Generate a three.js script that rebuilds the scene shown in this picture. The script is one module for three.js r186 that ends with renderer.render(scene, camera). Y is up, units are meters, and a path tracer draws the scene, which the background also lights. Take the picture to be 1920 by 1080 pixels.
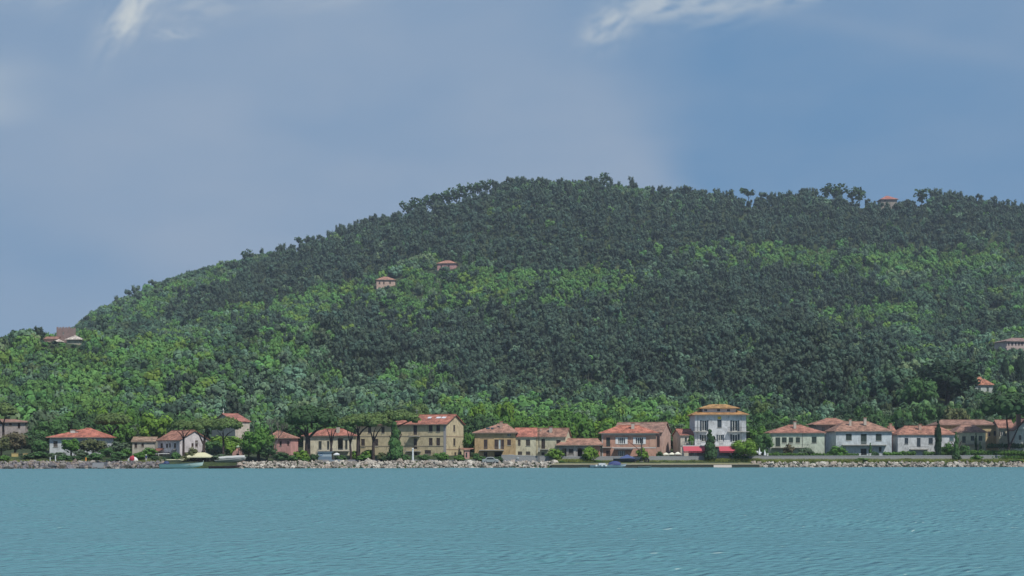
import * as THREE from 'three';
import { mergeGeometries } from 'three/addons/utils/BufferGeometryUtils.js';
import { MarchingCubes } from 'three/addons/objects/MarchingCubes.js';
import { ImprovedNoise } from 'three/addons/math/ImprovedNoise.js';

// ------------------------------------------------------------------ camera, sky, sun, exposure
const EYE = 4, F = 2666, CX = 960, HORIZON = 847;           // eye height over the water, focal length and horizon row of the 1920 x 1080 picture
const scene = new THREE.Scene();
const camera = new THREE.PerspectiveCamera(2 * Math.atan(540 / F) * 180 / Math.PI, 1920 / 1080, 0.5, 9000);
camera.position.set(0, EYE, 0);
camera.lookAt(0, EYE, -100);
camera.setViewOffset(1920, 1080, 0, 540 - HORIZON, 1920, 1080);
camera.updateProjectionMatrix();

const renderer = new THREE.WebGLRenderer({ antialias: true });
renderer.setSize(1024, 576);
renderer.toneMapping = THREE.LinearToneMapping;
renderer.toneMappingExposure = 1.0;
renderer.shadowMap.enabled = true;

function mulberry(a) { return () => { a |= 0; a = a + 0x6D2B79F5 | 0; let t = Math.imul(a ^ a >>> 15, 1 | a); t = t + Math.imul(t ^ t >>> 7, 61 | t) ^ t; return ((t ^ t >>> 14) >>> 0) / 4294967296; }; }
const perlin = new ImprovedNoise();
const fbm = (x, y, z, n = 4) => { let s = 0, a = 0.5; for (let i = 0; i < n; i++) { s += a * perlin.noise(x, y, z); x *= 2.03; y *= 2.03; z *= 2.03; a *= 0.5; } return s; };
const clamp = (x, a = 0, b = 1) => Math.min(b, Math.max(a, x));
const sstep = (a, b, x) => { const t = clamp((x - a) / (b - a)); return t * t * (3 - 2 * t); };
const lerp = (a, b, t) => a + (b - a) * t;

function makeSky() {
  const W = 4096, H = 2048, data = new Float32Array(W * H * 4);
  const lin = (r, g, b) => [r, g, b].map(c => Math.pow(c / 255, 2.2));
  const blue = lin(104, 147, 188), blueHigh = lin(92, 136, 184), veil = lin(151, 171, 196), white = lin(204, 212, 216), low = lin(122, 164, 197);
  const D = 180 / Math.PI;
  const pxa = px => Math.atan((px - CX) / F) * D, pye = py => Math.atan((HORIZON - py) / F) * D;
  // cloud tufts: azimuth, elevation, half length, half width (degrees), tilt (degrees), strength
  const tufts = [[250, 40, 1.45, 0.55, 55, 0.85], [232, 78, 0.5, 0.28, 20, 0.5], [330, 84, 0.7, 0.16, 6, 0.5], [1150, 45, 1.0, 0.6, 30, 0.55], [1270, 8, 2.0, 0.55, 8, 0.7], [1490, 6, 1.6, 0.35, 4, 0.5], [1110, 72, 0.5, 0.3, 20, 0.25], [380, 24, 1.6, 0.6, 12, 0.3], [20, 10, 1.2, 0.6, 5, 0.4], [130, 20, 1.2, 0.5, 30, 0.22], [600, 6, 2.0, 0.4, 6, 0.2], [1380, 24, 1.8, 0.5, 10, 0.3]]
    .map(([px, py, l, w, t, s]) => [pxa(px), pye(py), l, w, Math.cos(t / D), Math.sin(t / D), s]);
  const bands = [[[1400, 20], [1900, 150], 0.12, 0.16], [[0, 470], [330, 610], 0.45, -0.3], [[0, 300], [420, 240], 0.5, 0.12], [[-60, 640], [120, 660], 0.3, -0.25], [[560, 240], [820, 270], 0.45, -0.13]]
    .map(([a, b, w, s]) => [pxa(a[0]), pye(a[1]), pxa(b[0]), pye(b[1]), w, s]);
  for (let j = 0; j < H; j++) {
    const el = ((j + 0.5) / H - 0.5) * Math.PI, e = el * D, ce = Math.cos(el), se = Math.sin(el);
    for (let i = 0; i < W; i++) {
      const o = (j * W + i) * 4;
      if (e < -1) { data[o] = low[0]; data[o + 1] = low[1]; data[o + 2] = low[2]; data[o + 3] = 1; continue; }
      const ph = ((i + 0.5) / W - 0.5) * 2 * Math.PI, x = ce * Math.cos(ph), z = ce * Math.sin(ph);
      let a = Math.atan2(x, -z) * D;                     // azimuth from the view direction, right is positive
      const h = sstep(0, 45, e);
      const near = Math.abs(a) < 40 && e < 40;
      const wob = fbm(x * 3 + 3, se * 5, z * 3, near ? 5 : 3);
      // thin high veil: thick in the south (left), torn off along an edge a little right of the middle, patchy elsewhere
      let v = 0.55 + 1.1 * fbm(x * 1.6 + 9, se * 2.6 + 2, z * 1.6, 3);
      const up = Math.max(0, e - 11), edge = 6.3 - 0.75 * (e - 11) + 1.5 * wob;
      const left = 0.88 - 0.74 * sstep(edge - 1.2 - 0.4 * up, edge + 1.1 + 1.25 * up, a) + 0.32 * wob + 0.3 * fbm(x * 9 + se * 14, se * 22 - x * 6, z * 9, 4);
      const wd = Math.exp(-(a * a) / 900 - Math.max(0, e - 8) * Math.max(0, e - 8) / 700);
      v = lerp(v, left, wd);
      for (const [ax, ey, bx, by, w, s] of bands) {
        const dx = bx - ax, dy = by - ey, L = dx * dx + dy * dy, t = ((a - ax) * dx + (e - ey) * dy) / L;
        if (t < -0.6 || t > 1.6) continue;
        const q = ((a - ax) * dy - (e - ey) * dx) / Math.sqrt(L) + 0.25 * wob;
        const soft = sstep(-0.6, 0.1, t) * (1 - sstep(0.8, 1.6, t));
        v += s * soft * Math.exp(-q * q / (2 * w * w * 6));
      }
      v = clamp(v, 0, 1);
      let c = 0;                                          // white tufts
      if (e > 8) {
        if (near) for (const [ta, te, l, w, ct, st, s] of tufts) {
          const u = ((a - ta) * ct + (e - te) * st) / l, q = (-(a - ta) * st + (e - te) * ct) / w, r = u * u + q * q;
          if (r < 9) c += s * 1.05 * Math.exp(-r * 0.75) * clamp(0.62 + 2.3 * fbm(u * 1.1 + ta + 2 * wob, q * 1.7, ta * 3 + u * 0.6, 5));
        }
        const ww = 1 - Math.exp(-(a * a) / 500) * (1 - sstep(19, 24, e));
        if (ww > 0.02) c += ww * 0.8 * sstep(0.12, 0.42, fbm(x * 3.2 + 5, se * 7, z * 3.2 + 1, 4));
      }
      c = clamp(c);
      for (let k = 0; k < 3; k++) {
        let base = lerp(blue[k], blueHigh[k], h);
        base = lerp(base, low[k], (1 - sstep(0, 9, e)) * 0.6);
        base = lerp(base, veil[k], v);
        data[o + k] = lerp(base, white[k], c) * 0.92;
      }
      data[o + 3] = 1;
    }
  }
  const t = new THREE.DataTexture(data, W, H, THREE.RGBAFormat, THREE.FloatType);
  t.mapping = THREE.EquirectangularReflectionMapping; t.magFilter = t.minFilter = THREE.LinearFilter; t.needsUpdate = true;
  return t;
}
const skyTexture = makeSky();
scene.background = skyTexture; scene.environment = skyTexture;

const sun = new THREE.DirectionalLight(new THREE.Color(1, 0.95, 0.87), 4.2);
const SUN = new THREE.Vector3(0.38, 0.80, 0.47).normalize();
sun.position.copy(SUN).multiplyScalar(2500).add(new THREE.Vector3(0, 0, -800));
sun.target.position.set(0, 0, -800); scene.add(sun.target);
sun.castShadow = true; sun.shadow.mapSize.set(4096, 4096); sun.shadow.radius = 1;
Object.assign(sun.shadow.camera, { left: -900, right: 900, top: 900, bottom: -900, near: 100, far: 6000 });
scene.add(sun);
scene.fog = new THREE.FogExp2(new THREE.Color(0.72, 0.84, 1.0), 0.00012);

// ------------------------------------------------------------------ helpers
const at = (px, py, d) => new THREE.Vector3((px - CX) / F * d, EYE + (HORIZON - py) / F * d, -d);
const col = h => new THREE.Color(h);
const taken = {};
const numbered = n => { const k = taken[n] = (taken[n] ?? -1) + 1; return k ? `${n}_${String(k).padStart(3, '0')}` : n; };
function tag(o, label, category, group) { o.userData.label = label; o.userData.category = category; if (group) o.userData.group = group; return o; }
function shade(o) { o.castShadow = o.receiveShadow = true; return o; }
function thing(name, label, category, pos, group) { const o = new THREE.Group(); o.name = numbered(name); o.position.copy(pos); scene.add(o); return tag(o, label, category, group); }
function part(name, geo, mat, parent) { const m = shade(new THREE.Mesh(geo, mat)); m.name = name; parent.add(m); return m; }
const UNIT = new THREE.BoxGeometry(1, 1, 1);
function box(name, mat, parent, x0, x1, y0, y1, z0, z1) { const m = part(name, UNIT, mat, parent); m.position.set((x0 + x1) / 2, (y0 + y1) / 2, (z0 + z1) / 2); m.scale.set(Math.max(x1 - x0, .01), Math.max(y1 - y0, .01), Math.max(z1 - z0, .01)); return m; }
function boxGeo(x0, x1, y0, y1, z0, z1) { const g = new THREE.BoxGeometry(x1 - x0, y1 - y0, z1 - z0); g.translate((x0 + x1) / 2, (y0 + y1) / 2, (z0 + z1) / 2); return g; }
const merge = list => mergeGeometries(list.map(g => { const q = g.index ? g.toNonIndexed() : g; for (const k of Object.keys(q.attributes)) if (!['position', 'normal', 'uv'].includes(k)) q.deleteAttribute(k); if (!q.attributes.uv) q.setAttribute('uv', new THREE.BufferAttribute(new Float32Array(q.attributes.position.count * 2), 2)); return q; }));
function limb(a, b, r0, r1, seg = 7) {
  const d = new THREE.Vector3().subVectors(b, a), g = new THREE.CylinderGeometry(r1, r0, d.length(), seg, 1);
  g.translate(0, d.length() / 2, 0); g.applyQuaternion(new THREE.Quaternion().setFromUnitVectors(new THREE.Vector3(0, 1, 0), d.clone().normalize())); g.translate(a.x, a.y, a.z); return g;
}
const V = (x, y, z) => new THREE.Vector3(x, y, z);

// textures: fine and coarse noise of matter, no light
function noiseTex(size, fn, srgb = true) {
  const d = new Uint8Array(size * size * 4);
  for (let y = 0; y < size; y++) for (let x = 0; x < size; x++) { const c = fn(x / size, y / size), o = (y * size + x) * 4; d[o] = clamp(c[0]) * 255; d[o + 1] = clamp(c[1]) * 255; d[o + 2] = clamp(c[2]) * 255; d[o + 3] = 255; }
  const t = new THREE.DataTexture(d, size, size); t.wrapS = t.wrapT = THREE.RepeatWrapping; t.magFilter = THREE.LinearFilter; t.minFilter = THREE.LinearMipmapLinearFilter; t.generateMipmaps = true; if (srgb) t.colorSpace = THREE.SRGBColorSpace; t.needsUpdate = true; return t;
}
// noise that tiles over the unit square
const torus = (u, v, s, k, n = 4) => { const a = u * 2 * Math.PI, b = v * 2 * Math.PI; return fbm(Math.cos(a) * s + k, Math.sin(a) * s + Math.cos(b) * s * 0.7, Math.sin(b) * s + k * 0.3, n); };
const plasterTex = noiseTex(256, (u, v) => { const n = torus(u, v, 1.4, 3.1, 5), st = torus(u, v * 0.35, 3.4, 9.4, 4); const k = 0.92 + 0.24 * n - 0.17 * sstep(0.1, 0.5, st); return [k, k * 0.995, k * 0.985]; });
plasterTex.repeat.set(1 / 9, 1 / 9);
const tileRand = mulberry(77), tileTone = Array.from({ length: 32 * 24 }, () => tileRand());
const tileTex = noiseTex(512, (u, v) => {
  const r = tileTone[Math.floor(u * 32) + 32 * Math.floor(v * 24)], n = torus(u, v, 1.1, 5.5, 4), f = torus(u, v, 5, 2.5, 3);
  const k = 0.86 + 0.2 * (r - 0.5) + 0.5 * n + 0.24 * f; const moss = sstep(0.16, 0.5, torus(u, v, 2, 12.2, 4));
  return [k, k * (0.97 + 0.1 * moss), k * (0.95 - 0.05 * moss)];
});
tileTex.repeat.set(1 / 9, 1 / 9);
const tileBump = noiseTex(512, (u, v) => { const a = Math.abs(Math.sin(u * 32 * Math.PI)), b = (v * 24) % 1; const k = 0.6 * a + 0.4 * b; return [k, k, k]; }, false);
tileBump.repeat.set(1 / 9, 1 / 9);
const stoneTex = noiseTex(256, (u, v) => { const k = 0.78 + 0.5 * torus(u, v, 2.6, 7.7, 5); return [k, k * 0.98, k * 0.95]; });
const groundTex = noiseTex(512, (u, v) => { const n = torus(u, v, 2, 1.7, 5), m = torus(u, v, 8, 4.4, 4); return [0.62 + 0.35 * n + 0.3 * m, 0.66 + 0.3 * n + 0.25 * m, 0.5 + 0.2 * m]; });

const matCache = {};
function wallMat(hex) { return matCache['w' + hex] ??= new THREE.MeshStandardMaterial({ color: col(hex).lerp(col('#d6d4cc'), 0.24), map: plasterTex, roughness: 0.93 }); }
function roofMat(hex) { return matCache['r' + hex] ??= new THREE.MeshStandardMaterial({ color: col(hex).lerp(col('#b09c8c'), 0.4), map: tileTex, bumpMap: tileBump, bumpScale: 0.06, roughness: 0.9 }); }
function plain(hex, rough = 0.8, metal = 0) { return matCache['p' + hex + rough + metal] ??= new THREE.MeshStandardMaterial({ color: col(hex), roughness: rough, metalness: metal }); }
const glass = new THREE.MeshPhysicalMaterial({ color: col('#20292c'), roughness: 0.08, specularIntensity: 1, ior: 1.5 });
const curtain = new THREE.MeshPhysicalMaterial({ color: col('#a9bcc6'), roughness: 0.25, clearcoat: 0.6, clearcoatRoughness: 0.1 });
const iron = plain('#2b2d2f', 0.6);

// ------------------------------------------------------------------ the land
const shore = X => 330 + 42 * clamp((X + 119) / 253, -1.5, 2.5) + 1.6 * perlin.noise(X * 0.05, 3.3, 0);
const FOOT = 62, CREST = 1300;
const skyline = [[-900, 845], [-500, 830], [-250, 790], [0, 690], [70, 648], [130, 612], [200, 565], [300, 524], [400, 492], [480, 474], [560, 454], [640, 428], [720, 406], [770, 392], [850, 368], [915, 348], [960, 338], [1050, 333], [1130, 336], [1200, 344], [1280, 354], [1360, 364], [1410, 371], [1460, 364], [1540, 358], [1600, 367], [1625, 376], [1665, 380], [1710, 375], [1740, 364], [1790, 366], [1860, 375], [1920, 388], [2050, 400], [2300, 440], [2700, 500], [3200, 600]];
const TREE = 9.5;
const knots = skyline.map(([px, py]) => ({ X: (px - CX) / F * CREST, t: (HORIZON - py) / F, k: (px - CX) / F, R: Math.max(2, (HORIZON - py) / F * CREST + EYE - TREE) }));
function ridgeHeight(X) {
  if (X <= knots[0].X) return knots[0].R;
  for (let i = 1; i < knots.length; i++) if (X < knots[i].X) {                       // monotone-ish cubic through the knots
    const a = knots[i - 1], b = knots[i], p = knots[Math.max(0, i - 2)], q = knots[Math.min(knots.length - 1, i + 1)], w = b.X - a.X, t = (X - a.X) / w;
    const m0 = (b.R - p.R) / (b.X - p.X) * w, m1 = (q.R - a.R) / (q.X - a.X) * w;
    return (2 * t ** 3 - 3 * t * t + 1) * a.R + (t ** 3 - 2 * t * t + t) * m0 + (3 * t * t - 2 * t ** 3) * b.R + (t ** 3 - t * t) * m1;
  }
  return knots[knots.length - 1].R;
}
const prof = t => t <= 0 ? 0 : 0.3 * t + 0.7 * Math.pow(t, 2.3), P9 = prof(0.93);
function land(X, d) {
  const s = d - shore(X);
  if (s < 8) return s < 4.2 ? lerp(-2.5, 1.45, sstep(-5, 4.2, s)) : 1.45 + 0.06 * (s - 4.2);
  const low = lerp(1.68, 2.7, sstep(8, 16, s)) + 0.02 * Math.min(s - 8, 60);
  const foot = shore(X) + FOOT, t = (d - foot) / (CREST - foot);
  if (t <= 0) return low;
  const tt = 1 - Math.sqrt((1 - t) * (1 - t) + 0.005);
  const R = Math.max(3, ridgeHeight(X * CREST / Math.max(d, 900) * 0.35 + X * 0.65));
  let h = R * (t < 1.25 ? prof(tt) / P9 : 0.55 * Math.exp(-(t - 1.25) * 2));
  if (t >= 1.25) h = Math.min(h, R * prof(1 - Math.sqrt(0.0675)) / P9);
  const mid = Math.sin(Math.PI * clamp(t));
  h += mid * (17 * perlin.noise(X / 130, d / 400, 1.5) + 8 * perlin.noise(X / 55 + 4, d / 150, 7.5)) + sstep(0, 0.1, t) * 2.5 * perlin.noise(X / 40, d / 40, 9);
  h += 13 * Math.exp(-(((d - 690) / 150) ** 2)) * (1 - sstep(-215, -40, X)) + 8 * Math.exp(-(((d - 690) / 60) ** 2) - (((X + 218) / 38) ** 2));       // the near spur on the left and its castle knoll
  h += 15 * sstep(85, 150, X) * sstep(440, 540, d) * (1 - sstep(680, 900, d));                                                                           // and a shoulder on the right
  return Math.max(low, low + h);
}
for (let it = 0; it < 10; it++) {                         // raise or lower the crest until its outline with trees is that of the hill
  const found = knots.map(k => { let m = -1; for (let d = 900; d < 1500; d += 10) m = Math.max(m, (land(k.k * d, d) + TREE - EYE) / d); return m; });
  knots.forEach((k, i) => { if (k.k > -0.325) k.R *= clamp(k.t / found[i], 0.85, 1.15); });
}
function hit(px, py) { const k = (px - CX) / F, t = (HORIZON - py) / F; for (let d = 400; d < 1600; d += 2) if (land(k * d, d) >= EYE + t * d) return d; return 1290; }
function crestAt(px) { const k = (px - CX) / F; let m = -9, best = 0; for (let d = 900; d < 1450; d += 5) { const v = (land(k * d, d) - EYE) / d; if (v > m) { m = v; best = d; } } return best; }

{ // one sheet of ground from under the water to far behind the crest
  const xs = [], ds = [];
  for (let x = -2600; x <= 2600;) { xs.push(x); const a = Math.abs(x); x += a < 240 ? 4 : a < 700 ? 12 : 80; }
  for (let d = 312; d <= 3600;) { ds.push(d); d += d < 400 ? 1.6 : d < 560 ? 6 : d < 1500 ? 11 : 90; }
  const pos = [], uv = [], idx = [];
  for (const d of ds) for (const x of xs) { pos.push(x, land(x, d), -d); uv.push(x / 40, d / 40); }
  const n = xs.length;
  for (let j = 0; j < ds.length - 1; j++) for (let i = 0; i < n - 1; i++) { const a = j * n + i; idx.push(a, a + 1, a + n, a + 1, a + n + 1, a + n); }
  const g = new THREE.BufferGeometry(); g.setAttribute('position', new THREE.Float32BufferAttribute(pos, 3)); g.setAttribute('uv', new THREE.Float32BufferAttribute(uv, 2)); g.setIndex(idx); g.computeVertexNormals();
  const m = shade(new THREE.Mesh(g, new THREE.MeshStandardMaterial({ color: new THREE.Color().setRGB(0.075, 0.11, 0.045), map: groundTex, roughness: 1 }))); m.name = 'hill_terrain'; m.userData.kind = 'structure'; scene.add(m);
}

// ------------------------------------------------------------------ the water
{
  const r = mulberry(11), waves = [];
  for (let i = 0; i < 46; i++) {
    const L = 0.75 * Math.pow(9.5, i / 45) * (0.9 + 0.2 * r()), th = (r() + r() + r() - 1.5) * 1.0 + 1.45, k = 2 * Math.PI / L;
    waves.push([k * Math.cos(th), k * Math.sin(th), (L < 3 ? 0.026 : 0.015) / k * (0.7 + 0.6 * r()), r() * 6.28]);
  }
  const height = (x, z) => { let h = 0; for (const [a, b, c, p] of waves) h += c * Math.sin(a * x + b * z + p); return h * (0.55 + 0.75 * clamp(0.42 + 1.1 * perlin.noise(x / 46, z / 15, 3.1) + 0.5 * perlin.noise(x / 14, z / 6, 8.1), 0, 1.1)); };
  const xs = [0], ds = [];
  for (let x = 0; x < 2400;) { x += x < 26 ? 0.26 : x < 75 ? 0.45 : x < 175 ? 0.8 : x < 400 ? 8 : 100; xs.push(x); xs.unshift(-x); }
  for (let d = -60; d < 480;) { ds.push(d); d += d < 30 ? 6 : d < 39 ? 1 : d < 80 ? 0.24 : d < 140 ? 0.36 : d < 400 ? 0.62 : 8; }
  const n = xs.length, pos = new Float32Array(n * ds.length * 3), uv = new Float32Array(n * ds.length * 2), idx = new Uint32Array((n - 1) * (ds.length - 1) * 6);
  let o = 0, q = 0;
  for (const d of ds) for (const x of xs) { const fine = Math.abs(x) < 175 && d > 36 && d < 395; pos[o++] = x; pos[o++] = fine ? height(x, d) : 0; pos[o++] = -d; uv[q++] = x / 9; uv[q++] = d / 9; }
  o = 0;
  for (let j = 0; j < ds.length - 1; j++) for (let i = 0; i < n - 1; i++) { const a = j * n + i; idx[o++] = a; idx[o++] = a + 1; idx[o++] = a + n; idx[o++] = a + 1; idx[o++] = a + n + 1; idx[o++] = a + n; }
  const g = new THREE.BufferGeometry(); g.setAttribute('position', new THREE.BufferAttribute(pos, 3)); g.setAttribute('uv', new THREE.BufferAttribute(uv, 2)); g.setIndex(new THREE.BufferAttribute(idx, 1)); g.computeVertexNormals();
  const rr = mulberry(21), comps = [];                     // short wind ripples that tile over 12 m
  for (let i = 0; i < 90; i++) { const L = 0.24 * Math.pow(5, rr()), th = (rr() + rr() + rr() - 1.5) * 1.15, n = 12 / L; comps.push([Math.round(n * Math.sin(th)), Math.round(n * Math.cos(th)), Math.pow(L, 1.05) * (0.6 + 0.8 * rr()), rr() * 6.28]); }
  const N = 1024, hf = new Float32Array(N * N); let hm = 0;
  for (const [a, b, c, p] of comps) { const sx = new Float32Array(N), cx = new Float32Array(N), sy = new Float32Array(N), cy = new Float32Array(N); for (let i = 0; i < N; i++) { const u = 2 * Math.PI * i / N; sx[i] = Math.sin(a * u + p); cx[i] = Math.cos(a * u + p); sy[i] = Math.sin(b * u); cy[i] = Math.cos(b * u); } for (let j = 0; j < N; j++) for (let i = 0; i < N; i++) hf[j * N + i] += c * (sx[i] * cy[j] + cx[i] * sy[j]); }
  for (const v of hf) hm = Math.max(hm, Math.abs(v));
  const rip = noiseTex(N, (u, v) => { const k = 0.5 + 0.5 * hf[Math.min(N - 1, Math.round(v * N)) * N + Math.min(N - 1, Math.round(u * N))] / hm; return [k, k, k]; }, false);
  const m = shade(new THREE.Mesh(g, new THREE.MeshPhysicalMaterial({ color: new THREE.Color().setRGB(0.092, 0.222, 0.25), roughness: 0.37, ior: 1.33, bumpMap: rip, bumpScale: 0.25 })));
  m.name = 'water'; m.userData.kind = 'structure'; scene.add(m);
}
// ------------------------------------------------------------------ houses
const rad = a => a * Math.PI / 180;
const clearings = [];                                     // ground kept free of wild trees: [x, z, radius]
function frameGeo(w, h, b, t) { return merge([boxGeo(-w / 2, -w / 2 + b, -h / 2, h / 2, -t / 2, t / 2), boxGeo(w / 2 - b, w / 2, -h / 2, h / 2, -t / 2, t / 2), boxGeo(-w / 2 + b, w / 2 - b, h / 2 - b, h / 2, -t / 2, t / 2), boxGeo(-w / 2 + b, w / 2 - b, -h / 2, -h / 2 + b, -t / 2, t / 2)]); }
function rectShape(pts, holes) { const s = new THREE.Shape(pts.map(p => new THREE.Vector2(...p))); for (const [a, b, c, d] of holes) s.holes.push(new THREE.Path([[a, b], [a, d], [c, d], [c, b]].map(p => new THREE.Vector2(...p)))); return s; }
function hipGeo(x0, x1, z0, z1, y, yr, r0, r1, t = 0.16) {                       // z0 back, z1 front; ridge from r0 to r1
  const zm = (z0 + z1) / 2, A = [x0, y + t, z1], B = [x1, y + t, z1], C = [x1, y + t, z0], D = [x0, y + t, z0], E = [r0, yr, zm], G = [r1, yr, zm];
  const a = A.with(1, y), b = B.with(1, y), c = C.with(1, y), d = D.with(1, y), pos = [], uv = [];
  const tri = (...p) => p.forEach(q => pos.push(...q)), sl = Math.hypot(yr - y, z1 - zm), sx = Math.hypot(yr - y, Math.max(r0 - x0, 0.1));
  tri(A, B, G); uv.push(x0, 0, x1, 0, r1, sl); tri(A, G, E); uv.push(x0, 0, r1, sl, r0, sl);
  tri(C, D, E); uv.push(x1, 0, x0, 0, r0, sl); tri(C, E, G); uv.push(x1, 0, r0, sl, r1, sl);
  tri(B, C, G); uv.push(z1, 0, z0, 0, zm, sx); tri(D, A, E); uv.push(z0, 0, z1, 0, zm, sx);
  for (const [p, q, u, v] of [[a, b, B, A], [b, c, C, B], [c, d, D, C], [d, a, A, D]]) { tri(p, q, u); tri(p, u, v); uv.push(0, 0, 1, 0, 1, .1, 0, 0, 1, .1, 0, .1); }
  tri(a, c, b); tri(a, d, c); uv.push(0, 0, 1, 1, 1, 0, 0, 0, 0, 1, 1, 1);
  const g = new THREE.BufferGeometry(); g.setAttribute('position', new THREE.Float32BufferAttribute(pos, 3)); g.setAttribute('uv', new THREE.Float32BufferAttribute(uv, 2)); g.computeVertexNormals(); return g;
}
function chevron(half, o, ye, yr, len, t = 0.2) {         // gable roof: cross-section in (x,y), extruded along z by len, centred
  const s = (yr - ye) / half, y0 = ye - o * s;
  const sh = new THREE.Shape([[-half - o, y0], [0, yr], [half + o, y0], [half + o, y0 + t], [0, yr + t], [-half - o, y0 + t]].map(p => new THREE.Vector2(...p)));
  const g = new THREE.ExtrudeGeometry(sh, { depth: len, bevelEnabled: false }); g.translate(0, 0, -len / 2); return g;
}
function addWindow(h, M, x0, y0, x1, y1, type, hex) {      // M: face to house; x along the face, y up, z outwards
  const W = x1 - x0, H = y1 - y0, g = new THREE.Group(); g.name = type === 'd' ? 'door' : 'window'; h.add(g);
  g.applyMatrix4(new THREE.Matrix4().multiplyMatrices(M, new THREE.Matrix4().makeTranslation((x0 + x1) / 2, (y0 + y1) / 2, 0)));
  const c = plain(hex || '#2c3a38', 0.7), fr = 0.07;
  if (type === 's' || type === 'd') {
    part('frame', frameGeo(W, H, fr, 0.1), type === 'd' ? plain('#3a332c') : plain('#c9c4b4'), g).position.z = -0.17;
    for (const s of [-1, 1]) box(type === 'd' ? 'leaf' : 'shutter', c, g, s < 0 ? -W / 2 + .02 : .015, s < 0 ? -.015 : W / 2 - .02, -H / 2 + .02, H / 2 - .02, -0.12, -0.07);
  } else {
    part('frame', frameGeo(W, H, 0.1, 0.1), plain(type === 'o' || type === 'w' ? '#dfe0dc' : '#8a8478'), g).position.z = -0.16;
    box('pane', type === 'c' ? curtain : glass, g, -W / 2 + .08, W / 2 - .08, -H / 2 + .08, H / 2 - .08, -0.2, -0.17);
    box('mullion', plain('#dfe0dc'), g, -0.05, 0.05, -H / 2 + .1, H / 2 - .1, -0.165, -0.11);
    if (type === 'w') for (const k of [-1, 1]) box('mullion', plain('#dfe0dc'), g, k * W / 4 - 0.08, k * W / 4 + 0.08, -H / 2 + .1, H / 2 - .1, -0.165, -0.11);
    if (type === 'o') for (const s of [-1, 1]) box('shutter', c, g, s < 0 ? -W / 2 - W * .36 : W / 2 + .02, s < 0 ? -W / 2 - .02 : W / 2 + W * .36, -H / 2, H / 2, 0.015, 0.065);
  }
  if (H < W * 2.2 && type !== 'd') box('sill', plain('#b5afa2'), g, -W / 2 - .08, W / 2 + .08, -H / 2 - .09, -H / 2 - .004, 0.01, 0.1);
  return g;
}
function addBalcony(h, M, x0, x1, y, top, out, hex, solid) {
  const g = new THREE.Group(); g.name = 'balcony'; h.add(g); g.applyMatrix4(M);
  box('slab', plain('#a8a49c'), g, x0, x1, y - .16, y, 0.004, out);
  const bars = [boxGeo(x0, x1, top - .05, top, out - .08, out - .03), boxGeo(x0, x0 + .05, top - .05, top, 0.01, out - .08), boxGeo(x1 - .05, x1, top - .05, top, 0.01, out - .08)];
  if (solid) bars.push(boxGeo(x0, x1, y + .004, top - .05, out - .09, out - .02));
  else { const n = Math.ceil((x1 - x0) / 0.28); for (let i = 0; i <= n; i++) { const x = lerp(x0 + .02, x1 - .02, i / n); bars.push(boxGeo(x - .018, x + .018, y + .004, top - .05, out - .07, out - .04)); } }
  part('railing', merge(bars), plain(hex || '#35383a', 0.6), g);
  return g;
}
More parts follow.
